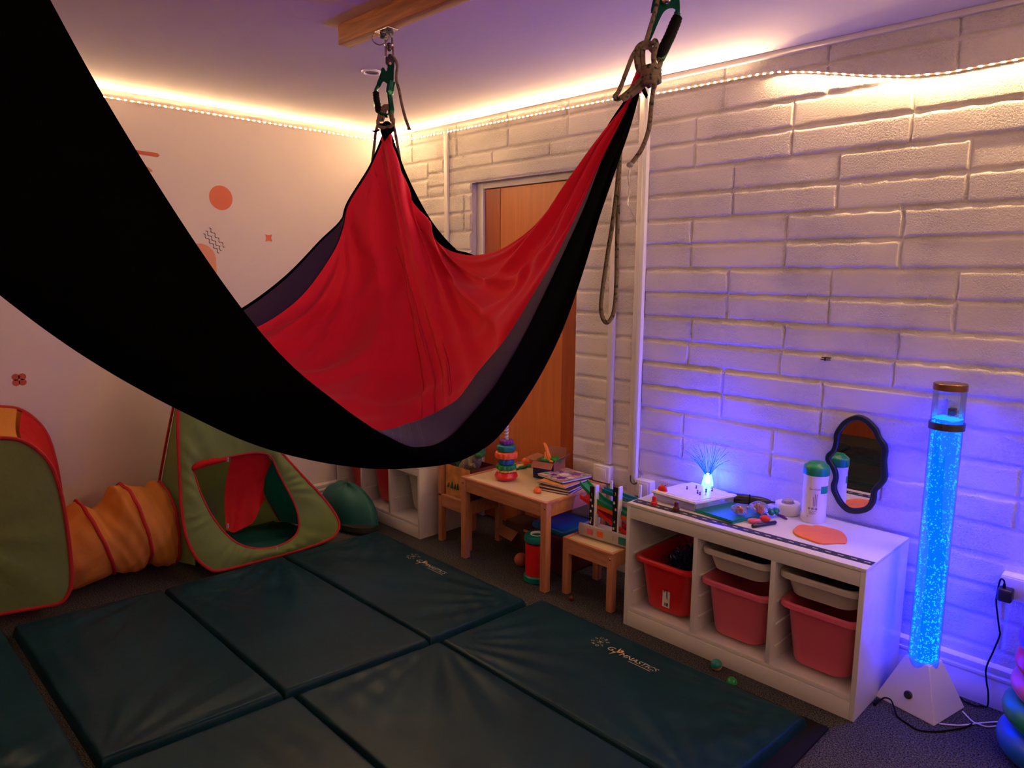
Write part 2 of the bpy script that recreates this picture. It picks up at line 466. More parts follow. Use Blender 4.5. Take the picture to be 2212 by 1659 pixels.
# ---------------------------------------------------------------- the room
struct(MB().box((-.15, RY - .15, -.12), (RX + .15, .25, 0)), 'floor', 'carpet')
struct(MB().box((-.15, RY - .15, H), (RX + .15, .25, H + .1)), 'ceiling', 'ceiling')
struct(MB().box((-.15, RY - .15, 0), (0, .02, H)), 'wall_left', 'plaster')
struct(MB().box((RX, RY - .15, 0), (RX + .15, .25, H)), 'wall_near', 'plaster')
struct(MB().box((-.15, RY - .15, 0), (RX + .15, RY, H)), 'wall_back', 'plaster')


def block_wall():
    DX0, DX1, DZ = .805, 1.645, 2.09                       # door opening
    LX0, LX1, LZ0, LZ1 = .39, 2.03, 2.07, 2.155            # smooth lintel
    ph1, ph2, step = 2.33, 2.527, .4465
    edges = [2.4365, 2.348]
    while edges[-1] > .06: edges.append(edges[-1] - .1125)
    edges[-1] = 0
    order = [ph2 - .07, ph1 + .13, ph1, ph1, ph2, ph2, ph1, ph1, ph2, ph2, ph1 + .02, ph1 + .01, ph2, ph2, ph1, ph1, ph2, ph2, ph1, ph1, ph2, ph2, ph1]
    holes = [(DX0, DX1, 0, DZ), (LX0, LX1, LZ0, LZ1)]
    cells = []
    for i in range(len(edges) - 1):
        z1, z0 = edges[i], edges[i + 1]; p = order[i]
        k = -8; xs = [0]
        while True:
            x = p + k * step; k += 1
            if x < .06: continue
            if x > RX - .05: break
            xs.append(x)
        xs.append(RX)
        for a, b in zip(xs, xs[1:]): cells.append((a, b, z0, z1))

    def cut(c, h):
        a, b, z0, z1 = c; A, B, Z0, Z1 = h
        if a >= B or b <= A or z0 >= Z1 or z1 <= Z0: return [c]
        o = []
        if a < A: o.append((a, A, z0, z1))
        if b > B: o.append((B, b, z0, z1))
        m0, m1 = max(a, A), min(b, B)
        if z0 < Z0: o.append((m0, m1, z0, Z0))
        if z1 > Z1: o.append((m0, m1, Z1, z1))
        return o
    for h in holes: cells = [q for c in cells for q in cut(c, h)]
    cells = [c for c in cells if c[1] - c[0] > .012 and c[3] - c[2] > .012]
    cells.append((LX0, LX1, LZ0, LZ1))
    V = []; Fc = []

    def lines(a, b, step_):
        e = [0, .004, .007, .010, .014, .019]
        L_ = b - a
        if L_ < .06: return list(np.linspace(a, b, 7))
        mid = np.linspace(a + .026, b - .026, max(3, int((L_ - .05) / step_)))
        return [a + q for q in e] + list(mid) + [b - q for q in reversed(e)]
    for ci, (a, b, z0, z1) in enumerate(cells):
        lint = ci == len(cells) - 1
        xs = lines(a, b, .028); zs = lines(z0, z1, .02); n0 = len(V)
        t0, t1, t2 = rng.normal(0, .0009, 3); seed = rng.uniform(0, 50)
        for x in xs:
            for z in zs:
                wob = .0022 * math.sin(x * 61 + seed) + .0016 * math.sin(x * 143 + z * 90 + seed * 2) if not lint else 0
                wob2 = .002 * math.sin(z * 80 + seed) + .0015 * math.sin(z * 190 + seed * 3) if not lint else 0
                dz = min(z - z0, z1 - z) + wob; dx = min(x - a, b - x) + wob2
                on = (x in (a, b)) or (z in (z0, z1))

                def prof(d, w): q = min(1, max(0, (d - w * .35) / (w * .85))); return q * q * (3 - 2 * q)
                h = min(prof(dz, .0115), prof(dx, .0075) if not lint else 1)
                y = .008 * (1 - h) if not on else .008
                y -= h * (t0 + t1 * (x - a) / (b - a) + t2 * (z - z0) / .11) * (0 if lint else 1)
                V.append((x, y, z))
        m = len(zs)
        for i in range(len(xs) - 1):
            for j in range(m - 1):
                q = n0 + i * m + j; Fc.append((q, q + m, q + m + 1, q + 1))
    mb = MB(); mb.recalc = False; mb.add(V, Fc)
    # backing, door reveals
    mb.box((0, .0095, 0), (DX0 - .001, .12, H)); mb.box((DX1 + .001, .0095, 0), (RX, .12, H)); mb.box((DX0 - .001, .0095, DZ + .001), (DX1 + .001, .12, H))
    return struct(mb, 'wall_right', 'block', smooth=60)


block_wall()

# door in the block wall
d = MB().box((.868, .062, .01), (1.62, .1, 2.03)).build('door_1', 'door', origin=False, smooth=0); d['kind'] = 'structure'
MB().box((.868, .0585, .012), (1.0, .064, 2.028), .001).build('door_stile', 'door_dark', d, smooth=0)
MB().box((1.506, .0585, .012), (1.60, .064, 2.028), .001).build('door_stile', 'door_dark', d, smooth=0)
mb = MB(); mb.box((1.002, .0605, .012), (1.504, .063, 2.028), .001); mb.build('door_panel', 'door', d, smooth=0)
mb = MB(); mb.box((.805, .045, 0), (.866, .12, 2.09), .003); mb.box((1.622, .05, 0), (1.645, .12, 2.09), .003); mb.box((.866, .045, 2.034), (1.622, .12, 2.09), .003)
mb.build('door_frame', 'white_paint', d)
for z in (1.24, 1.63, .3):
    MB().box((1.607, .045, z - .045), (1.634, .064, z + .045), .003).build('hinge', 'dark_steel', d)

# skirtings with two beads, ceiling bead on the block wall


def skirting(name, p0, p1, nrm):
    prof = [(0, 0), (.016, 0), (.016, .095), (.012, .102), (.018, .112), (.018, .12), (.011, .126), (.016, .138), (.016, .150), (.008, .158), (0, .162)]
    mb = MB(); rings = []
    for p in (p0, p1): rings.append([Vector(p) + Vector(nrm) * a + Vector((0, 0, b)) for a, b in prof])
    mb.loft(rings); return struct(mb, name, 'white_paint', smooth=30)


skirting('baseboard_left', (.0, RY, 0), (.0, -.0, 0), (1, 0, 0))
skirting('baseboard_right', (1.66, .0, 0), (RX, .0, 0), (0, -1, 0))
skirting('baseboard_back', (0, RY, 0), (RX, RY, 0), (0, 1, 0))
struct(MB().box((2.06, -.018, H - .022), (RX, .006, H), .003), 'trim_1', 'white_paint', smooth=30)

struct(MB().box((1.15, RY - .01, 0), (2.0, RY + .02, 2.0), .003), 'added_door', 'door_dark', smooth=30)  # added on the unseen back wall to put brown in the mirror

# things fixed to the walls
solo(MB().box((.566, -.014, .17), (.6, .004, H - .03), .003), 'cable_trunking', 'white_paint', 'slim white vertical cable trunking between the door and the plain wall', 'trunking')
solo(MB().box((1.878, -.016, .555), (1.916, .004, 1.95), .004), 'cable_trunking', 'white_paint', 'short white vertical trunking ending at a socket box beside the door', 'trunking')
t = thing('cable_trunking', 'tall twin white trunking running from ceiling to floor on the block wall', 'trunking', (2.06, -.01, 0))
MB().box((2.027, -.010, .17), (2.062, .004, H - .022), .002).build('backing_board', 'white_paint', t)
MB().box((2.06, -.024, .17), (2.086, .004, H - .022), .004).build('trunking_lid', 'white_plastic', t)
t = thing('socket_box', 'small white surface socket box under the short trunking beside the door', 'socket', (1.88, -.02, .47))
MB().box((1.825, -.04, .46), (1.93, .004, .548), .004).build('box', 'white_plastic', t)
MB().box((1.845, -.043, .475), (1.912, -.039, .533), .002).build('face_plate', 'white_paint', t)
t = thing('socket_box', 'white surface socket box at the foot of the tall twin trunking', 'socket', (2.12, -.02, .4))
MB().box((2.10, -.045, .44), (2.19, .004, .525), .004).build('box', 'white_plastic', t)
MB().box((2.112, -.048, .452), (2.178, -.044, .513), .002).build('face_plate', 'white_paint', t)
mb = MB(); mb.tube(cr([(2.06, -.03, .53), (2.075, -.045, .505), (2.10, -.05, .50), (2.12, -.04, .515)], 5), .004, 8)
solo(mb, 'cable', 'black_plastic', 'short black cable looping out of the foot of the tall twin trunking', 'cable')
t = thing('socket_box', 'large white double socket box on the block wall near the bubble tube', 'socket', (3.75, -.02, .4))
MB().box((3.655, -.05, .43), (3.86, .004, .515), .004).build('box', 'white_plastic', t)
MB().box((3.66, -.053, .436), (3.855, -.049, .509), .002).build('face_plate', 'white_paint', t)
MB().box((3.735, -.056, .49), (3.75, -.052, .50), .001).build('rocker_switch', 'red_plastic', t)
mb = MB(); mb.box((2.972, -.004, 1.196), (2.98, .004, 1.212), .002); mb.box((2.958, -.002, 1.199), (2.998, .003, 1.2015)); mb.box((2.961, -.002, 1.208), (3.0, .003, 1.2105))
solo(mb, 'wall_fixing', 'ink', 'tiny dark metal fixing left on the bare block wall above the shelf', 'fixing')

# wall stickers on the plain wall (flat vinyl)


def sticker(name, m, polys, label, holes=None):
    mb = MB()
    for p in polys: mb.prism(p, 0, .0006, Matrix(((0, 0, 1, .0002), (1, 0, 0, 0), (0, 1, 0, 0), (0, 0, 0, 1))))
    return solo(mb, name, m, label, 'sticker', 'vinyl shapes on the plain wall', smooth=0)


def disc(cy, cz, ry, rz, n=32): return [(cy + ry * math.cos(2 * math.pi * k / n), cz + rz * math.sin(2 * math.pi * k / n)) for k in range(n)]


sticker('wall_sticker', 'sticker_orange', [disc(-1.176, 1.946, .067, .068)], 'round coral sticker on the plain wall')
sticker('wall_sticker', 'sticker_orange', [[(-.90 + r * math.cos(a), 1.733 + r * math.sin(a)) for k in range(8) for a in [math.pi / 4 * k + .785] for r in [(.031 if k % 2 == 0 else .016)]]], 'tiny four-pointed coral star sticker beside the hammock')
arch = [(-1.40, 1.35), (-1.225, 1.35), (-1.222, 1.60)] + [(-1.31 + .088 * math.cos(a), 1.60 + .088 * math.sin(a)) for a in np.linspace(.1, math.pi, 12)]
sticker('wall_sticker', 'sticker_peach', [arch], 'tall pale peach arch sticker half hidden by the black cloth')
wv = []
for k, (oy, oz) in enumerate(((-1.287, 1.742), (-1.272, 1.757), (-1.253, 1.775))):
    a = []; b = []
    for i in range(33):
        s_ = i / 32; y = oy + .085 * s_; z = oz - .105 * s_ + 0
        w_ = .006 * math.sin(s_ * 2 * math.pi * 4)
        nx, nz = .777, .629
        a.append((y + nx * (w_ + .0022), z + nz * (w_ + .0022))); b.append((y + nx * (w_ - .0022), z + nz * (w_ - .0022)))
    wv.append(a + b[::-1])
sticker('wall_sticker', 'ink', wv, 'three thin black wavy lines stuck over the top of the peach arch')
sticker('wall_sticker', 'sticker_red', [[(-1.66, 2.137), (-1.505, 2.131), (-1.493, 2.141), (-1.505, 2.152), (-1.66, 2.156)]], 'straight terracotta bar sticker high on the wall beside the black cloth')
sticker('wall_sticker', 'sticker_tan', [cr([(-1.64, 2.06, 0), (-1.6, 2.086, 0), (-1.56, 2.076, 0), (-1.535, 2.058, 0), (-1.55, 2.05, 0), (-1.6, 2.06, 0)], 4, True)], 'small tan leaf shaped sticker under the terracotta bar')
fl = []
for k in range(4): fl.append(disc(-2.214 + .019 * math.cos(math.pi / 4 + k * math.pi / 2), 1.0045 + .019 * math.sin(math.pi / 4 + k * math.pi / 2), .0165, .0165, 20))
sticker('wall_sticker', 'sticker_red', fl, 'four-petal terracotta flower sticker low on the plain wall above the green play tent')

# ceiling fittings
t = thing('downlight', 'small round recessed ceiling downlight with a dark unlit centre', 'downlight', (1.238, -.978, H - .01))
MB().lathe([(.030, -.001), (.034, -.006), (.044, -.006), (.047, 0), (.047, .001), (.030, -.001)], 32, (1.238, -.978, H)).build('trim_ring', 'white_plastic', t)
MB().lathe([(.001, -.0015), (.031, -.0015), (.031, .0)], 32, (1.238, -.978, H)).build('lens', 'dark_steel', t)
solo(MB().box((1.680, -1.42, 2.366), (RX, -1.368, H - .0005), .003), 'wooden_beam', 'beam', 'rough pine beam bolted under the ceiling that carries the hammock', 'beam')
solo(MB().box((1.680, -3.06, 2.366), (RX, -3.008, H - .0005), .003), 'wooden_beam', 'beam', 'second pine ceiling beam above the near end of the hammock', 'beam')

# ---------------------------------------------------------------- LED strip on both visible walls, plus an added run behind the camera


def led_strip():
    root = thing('led_strip', 'warm white LED tape light running along both walls just below the ceiling, plus an added run behind the camera', 'light strip', (0, 0, 2.39))
    zt = [(0, 2.392), (1.0, 2.386), (2.0, 2.379), (2.14, 2.364), (2.5, 2.360), (2.62, 2.358), (2.72, 2.350), (2.88, 2.318), (3.05, 2.276), (3.2, 2.247), (3.33, 2.236), (3.55, 2.241), (4.0, 2.30), (4.6, 2.36), (RX, 2.38)]
    zx = np.array([a for a, _ in zt]); zz = np.array([b for _, b in zt])
    P = []; Nn = []
    sp = .0325
    for y in np.arange(RY + .02, -.02, sp): P.append((.010, y, 2.395)); Nn.append((.965, 0, .26))
    for x in np.arange(.015, RX - .015, sp):
        P.append((x, -.010 - .006 * min(1, max(0, (x - 2.55) / .25)), float(np.interp(x, zx, zz))))
        t_ = min(1, max(0, (x - 2.55) / .25)); t_ = t_ * t_ * (3 - 2 * t_); a = math.radians(15 - 78 * t_); Nn.append((0, -math.cos(a), math.sin(a)))
    vis = len(P)
    for y in np.arange(-.03, RY + .02, -sp): P.append((RX - .010, y, 2.39)); Nn.append((-.965, 0, .26))  # run on the unseen near wall, added to brighten the room
    P = [Vector(p) for p in P]; Nn = [Vector(n).normalized() for n in Nn]
    rings = []
    for i in range(len(P)):
        tdir = (P[min(i + 1, len(P) - 1)] - P[max(i - 1, 0)]).normalized(); n = (Nn[i] - tdir * Nn[i].dot(tdir)).normalized(); b = tdir.cross(n)
        rings.append([P[i] + b * sx * .004 + n * sz for sx, sz in ((-1, -.0012), (1, -.0012), (1, 0), (-1, 0))])
    mb = MB(); mb.loft(rings); mb.build('tape', 'led_tape', root, smooth=0)
    chip = MB().box((-.0050, -.0025, 0), (.0050, .0025, .0006)).build('led_chip', 'led', origin=False, smooth=0)
    cm = chip.data; bpy.data.objects.remove(chip)
    dist = sorted(range(vis), key=lambda i: (P[i] - CAM).length + (50 if (P[i] - CAM).dot(FW) < .5 or abs((P[i] - CAM).dot(RT)) > .74 * (P[i] - CAM).dot(FW) else 0))
    near = set(dist[:100]); rest = MB()
    for i in range(len(P)):
        tdir = (P[min(i + 1, len(P) - 1)] - P[max(i - 1, 0)]).normalized()
        Mx = frame(P[i], tdir, Nn[i])
        if i in near:
            o = bpy.data.objects.new('led_chip', cm); COL.objects.link(o); o.parent = root; o.matrix_parent_inverse = Matrix.Translation(-root.location); o.matrix_basis = Mx
        else: rest.box((-.0050, -.0025, 0), (.0050, .0025, .0006), M=Mx)
    o = rest.build('led_chip', 'led', root, smooth=0); o['kind'] = 'stuff'


led_strip()


# ---------------------------------------------------------------- the hammock
# cross sections from the black cloth end (off to the left, near the camera) to the right hand rope; every row is
# [black rim, purple rim, red rim, far wall, far wall low, bottom, near belly, black near rim, purple near rim]
def hammock():
    R = [
        # u, E, F, R, W1, W2, Bt, S, N, P    (photo x, photo y, depth in metres)
        (0, (-318, -520, .905), (-316, -520, .905), (-314, -518, .906), (-310, -515, .91), (-312, -508, .91), (-322, -502, .9), (-338, -506, .885), (-332, -524, .872), (-331, -525, .873)),
        (1, (-62, -2, 1.38), (-60, 0, 1.38), (-62, 10, 1.385), (-90, 120, 1.36), (-140, 250, 1.26), (-190, 335, 1.1), (-222, 320, .97), (-60, -300, .93), (-59, -298, .935)),
        (2, (113, 336, 1.53), (115, 340, 1.53), (113, 350, 1.535), (90, 420, 1.5), (40, 500, 1.4), (-20, 560, 1.2), (-72, 550, 1.03), (80, -45, .98), (81, -43, .985)),
        (3, (273, 516, 1.73), (275, 520, 1.73), (272, 532, 1.735), (250, 570, 1.7), (205, 625, 1.56), (135, 680, 1.31), (58, 662, 1.08), (225, 217, 1.03), (226, 219, 1.035)),
        (4, (446, 698, 1.98), (448, 704, 1.98), (448, 722, 1.985), (445, 740, 1.93), (400, 765, 1.78), (320, 790, 1.45), (238, 783, 1.15), (390, 482, 1.10), (391, 484, 1.105)),
        (5, (528, 662, 2.2), (530, 668, 2.2), (545, 712, 2.21), (555, 735, 2.17), (540, 805, 1.95), (480, 872, 1.55), (398, 866, 1.22), (520, 668, 1.17), (521, 670, 1.175)),
        (6, (618, 594, 2.36), (620, 600, 2.36), (643, 648, 2.37), (665, 700, 2.33), (670, 830, 2.1), (620, 930, 1.65), (538, 933, 1.30), (620, 783, 1.23), (621, 785, 1.235)),
        (7, (690, 520, 2.46), (691, 525, 2.46), (709, 562, 2.47), (745, 650, 2.43), (775, 835, 2.17), (740, 965, 1.7), (658, 972, 1.36), (715, 862, 1.29), (716, 864, 1.295)),
        (8, (741, 466, 2.52), (742, 470, 2.52), (739, 492, 2.53), (810, 600, 2.49), (850, 835, 2.2), (825, 985, 1.74), (758, 992, 1.42), (790, 915, 1.34), (791, 915, 1.345)),
        (8.5, (752, 436, 2.535), (753, 437, 2.535), (752, 442, 2.54), (832, 585, 2.49), (876, 832, 2.2), (853, 987, 1.75), (793, 996, 1.44), (815, 932, 1.36), (814, 924, 1.367)),
        (9, (794, 366, 2.55), (795, 368, 2.55), (796, 370, 2.555), (858, 565, 2.49), (904, 828, 2.2), (880, 988, 1.76), (828, 998, 1.46), (840, 945, 1.38), (838, 927, 1.395)),
        (9.5, (815, 321, 2.56), (816, 323, 2.56), (817, 325, 2.565), (876, 553, 2.48), (930, 822, 2.19), (905, 987, 1.765), (860, 999, 1.48), (863, 957, 1.40), (857, 923, 1.42)),
        (10, (838, 280, 2.57), (835, 285, 2.57), (835, 288, 2.575), (893, 545, 2.46), (955, 815, 2.18), (930, 985, 1.77), (890, 998, 1.5), (885, 965, 1.42), (875, 916, 1.45)),
        (10.5, (856, 322, 2.555), (849, 326, 2.56), (849, 329, 2.565), (910, 548, 2.44), (972, 808, 2.16), (950, 981, 1.775), (918, 996, 1.52), (908, 965, 1.44), (895, 911, 1.475)),
        (11, (876, 372, 2.545), (864, 376, 2.55), (864, 379, 2.555), (928, 560, 2.42), (990, 798, 2.14), (970, 974, 1.78), (945, 993, 1.54), (930, 962, 1.46), (915, 903, 1.5)),
        (12, (925, 466, 2.49), (905, 470, 2.5), (905, 473, 2.505), (970, 585, 2.36), (1028, 768, 2.1), (1014, 948, 1.78), (998, 979, 1.57), (972, 940, 1.50), (955, 883, 1.54)),
        (13, (972, 524, 2.41), (955, 526, 2.42), (955, 529, 2.425), (1010, 610, 2.27), (1058, 738, 2.05), (1058, 902, 1.78), (1052, 947, 1.6), (1012, 900, 1.53), (992, 858, 1.58)),
        (14, (1010, 546, 2.295), (1009, 547, 2.3), (1009, 550, 2.305), (1055, 602, 2.18), (1090, 692, 2.0), (1100, 835, 1.79), (1102, 888, 1.64), (1068, 832, 1.57), (1035, 800, 1.62)),
        (15, (1065, 541, 2.165), (1065, 542, 2.17), (1065, 545, 2.175), (1095, 575, 2.08), (1120, 640, 1.96), (1145, 742, 1.8), (1160, 795, 1.67), (1124, 740, 1.61), (1093, 730, 1.65)),
        (16, (1113, 518, 2.055), (1113, 519, 2.06), (1113, 522, 2.065), (1140, 532, 2.0), (1160, 570, 1.92), (1190, 645, 1.8), (1208, 695, 1.7), (1170, 648, 1.65), (1148, 642, 1.685)),
        (17, (1166, 476, 1.965), (1166, 477, 1.97), (1166, 480, 1.975), (1190, 472, 1.93), (1205, 500, 1.88), (1232, 555, 1.8), (1251, 578, 1.73), (1218, 548, 1.69), (1204, 546, 1.72)),
        (18, (1226, 398, 1.895), (1226, 399, 1.9), (1226, 402, 1.905), (1240, 392, 1.87), (1252, 412, 1.85), (1275, 450, 1.8), (1289, 462, 1.76), (1264, 445, 1.73), (1256, 443, 1.75)),
        (19, (1281, 322, 1.845), (1281, 323, 1.85), (1282, 326, 1.852), (1290, 318, 1.84), (1298, 325, 1.83), (1316, 345, 1.81), (1326, 350, 1.78), (1303, 348, 1.76), (1299, 348, 1.775)),
        (20, (1324, 255, 1.82), (1325, 256, 1.82), (1326, 258, 1.82), (1338, 246, 1.82), (1346, 248, 1.815), (1355, 258, 1.8), (1358, 268, 1.79), (1343, 266, 1.785), (1342, 264, 1.79)),
        (21, (1364, 200, 1.80), (1364, 200, 1.80), (1366, 200, 1.80), (1370, 195, 1.80), (1374, 194, 1.80), (1377, 196, 1.795), (1377, 200, 1.79), (1373, 202, 1.79), (1372, 201, 1.79)),
    ]
    us = np.array([r[0] for r in R], float)
    G = np.array([[list(at(p[0], p[1], d=p[2])) for p in r[1:]] for r in R])      # rows x 9 x 3, world metres

    def pchip(x, Y, q):
        Y = np.asarray(Y); h = np.diff(x)[:, None]; dl = np.diff(Y, axis=0) / h
        d = np.zeros_like(Y); w1 = 2 * h[1:] + h[:-1]; w2 = h[1:] + 2 * h[:-1]
        with np.errstate(divide='ignore', invalid='ignore'):
            m = (w1 + w2) / (w1 / dl[:-1] + w2 / dl[1:])
        ok = (dl[:-1] * dl[1:]) > 0
        d[1:-1] = np.where(ok, np.nan_to_num(m), 0); d[0] = dl[0]; d[-1] = dl[-1]
        i = np.clip(np.searchsorted(x, q, 'right') - 1, 0, len(x) - 2); t = ((q - x[i]) / (x[i + 1] - x[i]))[:, None]; hh = (x[i + 1] - x[i])[:, None]
        return (1 + 2 * t) * (1 - t) ** 2 * Y[i] + t * (1 - t) ** 2 * hh * d[i] + t * t * (3 - 2 * t) * Y[i + 1] + t * t * (t - 1) * hh * d[i + 1]

    def spline(x, Y, q):                                    # smooth (C2-like) interpolation: cardinal tangents
        Y = np.asarray(Y); d = np.gradient(Y, x, axis=0)
        i = np.clip(np.searchsorted(x, q, 'right') - 1, 0, len(x) - 2); t = ((q - x[i]) / (x[i + 1] - x[i]))[:, None]; hh = (x[i + 1] - x[i])[:, None]
        return (1 + 2 * t) * (1 - t) ** 2 * Y[i] + t * (1 - t) ** 2 * hh * d[i] + t * t * (3 - 2 * t) * Y[i + 1] + t * t * (t - 1) * hh * d[i + 1]
    uq = np.unique(np.concatenate([np.linspace(0, 21, 211), np.linspace(9, 11, 41)]))
    Gu = np.stack([spline(us, G[:, k], uq) for k in range(9)], 1)
    vk = np.array([0, .35, .7, 1.7, 2.9, 4.2, 5.3, 6.2, 6.6])
    vq = np.linspace(0, 6.6, 133)
    S = np.stack([pchip(vk, Gu[i], vq) for i in range(len(uq))], 0)              # nu x nv x 3
    du = np.gradient(S, axis=0); dv = np.gradient(S, axis=1); Nn = np.cross(du, dv); ln = np.linalg.norm(Nn, axis=2, keepdims=True); Nn = Nn / np.maximum(ln, 1e-9)
    cen = Gu[:, [1, 7]].mean(1)[:, None, :]
    for i in range(len(uq)):                                  # orient to the inside, row by row
        sgn = np.sign(((cen[i] - S[i]) * Nn[i])[25:100].sum()); Nn[i] *= sgn if sgn else 1
    for _ in range(3):
        Nn[1:-1] = (Nn[:-2] + Nn[1:-1] * 2 + Nn[2:]) / 4; Nn[:, 1:-1] = (Nn[:, :-2] + Nn[:, 1:-1] * 2 + Nn[:, 2:]) / 4
    Nn /= np.maximum(np.linalg.norm(Nn, axis=2, keepdims=True), 1e-9)
    U = uq[:, None]; V = vq[None, :]
    sm = lambda x, a, b: np.clip((x - a) / (b - a), 0, 1) ** 2 * (3 - 2 * np.clip((x - a) / (b - a), 0, 1))
    # folds hanging from the far rope, fanning out over the far wall
    ang = (U - 10) / (.75 + .75 * np.maximum(V - .6, 0))
    wA = sm(V, .75, 1.3) * (1 - sm(V, 2.6, 4.0)) * (1 - sm(np.abs(ang), 2.2, 3.2))
    rdg = lambda x, p: np.clip(.5 + .5 * np.sin(x), 0, 1) ** p
    foldA = .030 * (rdg(4.3 * ang + .6, 3) + .7 * rdg(7.1 * ang + 2 + .4 * V, 4) + .5 * rdg(2.2 * ang + 1.2 * V, 2) - .55) * wA
    # tension folds running along the cloth towards the right hand rope
    wB = sm(U, 8, 13) * (1 - sm(U, 18.5, 21)) * sm(V, .75, 1.4) * (1 - sm(V, 5.2, 5.9))
    foldB = .020 * (rdg(5.2 * V + .25 * U, 3) + .7 * rdg(8.3 * V - .2 * U + 1, 4) - .4) * wB
    wC = sm(U, 3, 6) * (1 - sm(U, 8, 12)) * sm(V, 1.0, 1.8) * (1 - sm(V, 4.2, 5.2))
    foldC = .022 * (rdg(5 * V + 1.1 * U, 4) + .6 * rdg(8 * V + .8 * U, 4) - .3) * wC
    ridge = .022 * np.exp(-((V - (4.05 - .03 * (U - 8))) / .13) ** 2) * sm(U, 6, 9) * (1 - sm(U, 15, 19)) + .014 * np.exp(-((V - (4.45 - .03 * (U - 8))) / .10) ** 2) * sm(U, 7, 10) * (1 - sm(U, 15, 19))
    D = (foldA + foldB + foldC + ridge)[:, :, None] * Nn

    def sheet(name, m, v0, v1, off, k=1.):
        n = 120
        Pq = S + D * k + Nn * off
        rows = []
        for i in range(len(uq)):
            a = v0[i]; b = v1[i]; q = a + (b - a) * np.linspace(0, 1, n)
            rows.append(np.stack([np.interp(q, vq, Pq[i, :, c]) for c in range(3)], 1))
        mb = MB(); mb.grid(rows); return mb.build(name, m, root, smooth=180)
    root = thing('fabric_hammock', 'big red, purple and black stretch cloth hammock hung from two ropes in mid room', 'hammock', at(860, 1000, d=1.5))
    one = np.ones(len(uq))
    sheet('outer_layer', 'black_fab', np.interp(uq, [0, 13.3, 14.6, 21], [0, 0, 1.0, 1.0]), 6.2 * one, -.006, 1.)
    sheet('middle_layer', 'purple_fab', np.interp(uq, [0, 9, 10, 21], [.35, .35, .95, .95]), np.interp(uq, [0, 8, 9, 21], [6.15, 6.15, 6.6, 6.6]), .0, 1.)
    sheet('inner_layer', 'red_fab', .7 * one, np.interp(uq, [0, 8, 10, 21], [5.6, 5.6, 5.6, 5.6]), .006, 1.)
    # knotted cloth ends above the gathers
    mb = MB()
    pA = lambda x, y, d=2.56: at(x, y, d=d)
    mb.ball(at(836, 278, d=2.56), (.022, .02, .026), 14, 10)
    mb.add([pA(820, 266, 2.545), pA(850, 268, 2.545), pA(852, 282, 2.54), pA(840, 292, 2.54), pA(830, 306, 2.54), pA(822, 285, 2.54), pA(836, 280, 2.52)], [(0, 6, 5), (0, 1, 6), (1, 2, 6), (2, 3, 6), (3, 4, 6), (4, 5, 6)])
    mb.build('knotted_end', 'black_fab', root, smooth=60)
    mb = MB(); mb.tube(cr([pA(825, 305), pA(830, 296), pA(836, 286), pA(842, 296), pA(846, 312)], 5), [.004] * 4 + [.008] * 13 + [.004] * 4, 8); mb.build('knotted_end', 'red_fab', root)
    mb = MB(); mb.tube(cr([at(1372, 200, d=1.795), at(1376, 182, d=1.79), at(1382, 165, d=1.785), at(1386, 150, d=1.78), at(1390, 142, d=1.78)], 4), [.016, .016, .015, .015, .014, .014, .014, .013, .013, .013, .012, .012, .011, .01, .009, .008, .006], 10); mb.build('knotted_end', 'red_fab', root)
    mb = MB(); mb.add([at(*q) for q in ((1382, 188, None, None, None, 1.77), (1392, 184, None, None, None, 1.77), (1400, 205, None, None, None, 1.76), (1396, 214, None, None, None, 1.77), (1388, 200, None, None, None, 1.76), (1392, 196, None, None, None, 1.75))], [(0, 5, 4), (0, 1, 5), (1, 2, 5), (2, 3, 5), (3, 4, 5)]); mb.build('cloth_tail', 'black_fab', root)
    cE = at(-325, -515, d=.89)
    MB().ball(cE, (.03, .03, .035), 14, 10).build('knotted_end', 'black_fab', root)
    solo(MB().tube([cE + Vector((0, 0, .02)), (cE.x, -3.034, 2.364)], .0055, 8), 'climbing_rope', 'rope', 'rope from the near beam down to the black end of the hammock', 'rope')
    return root


hammock()

# ---------------------------------------------------------------- hanging hardware


def link_loop(c, w, h, r, M):
    pts = []
    for k in range(24):
        a = 2 * math.pi * k / 24; x = w * math.cos(a); z = (h - w) * (1 if math.sin(a) > 0 else -1) + w * math.sin(a)
        pts.append(Vector(c) + M @ Vector((x, 0, z)))
    return pts


# far rope set (depth about 2.5 m)
D0 = 2.53
pf = lambda x, y, d=D0: at(x, y, d=d)
t = thing('ceiling_bracket', 'steel U bracket screwed under the beam holding the far hammock rope', 'bracket', (1.953, -1.394, 2.34))
MB().box((1.912, -1.416, 2.3605), (1.992, -1.372, 2.3655), .001).build('plate', 'steel', t)
MB().box((1.932, -1.408, 2.338), (1.936, -1.380, 2.360), .001).build('ear', 'dark_steel', t)
MB().box((1.970, -1.408, 2.338), (1.974, -1.380, 2.360), .001).build('ear', 'dark_steel', t)
MB().tube([(1.928, -1.394, 2.344), (1.978, -1.394, 2.344)], .0045, 8).build('bolt', 'steel', t)
MB().tube(cr([(1.90, -1.41, 2.362), (1.905, -1.42, 2.335), (1.918, -1.40, 2.322), (1.93, -1.38, 2.335), (1.94, -1.37, 2.357)], 5), .0022, 6).build('split_pin', 'steel', t)
Q = Matrix((RT, (FW), UP)).transposed()                       # x right, y away, z up as the camera sees them


def chain_link(c, w, h, label, turn=0):
    M_ = Q @ Matrix.Rotation(turn, 3, 'Z')
    mb = MB(); mb.tube(link_loop(c, w, h, .004, M_), .0042, 8, closed=True)
    return solo(mb, 'quick_link', 'steel', label, 'link', 'steel links of the far rope')


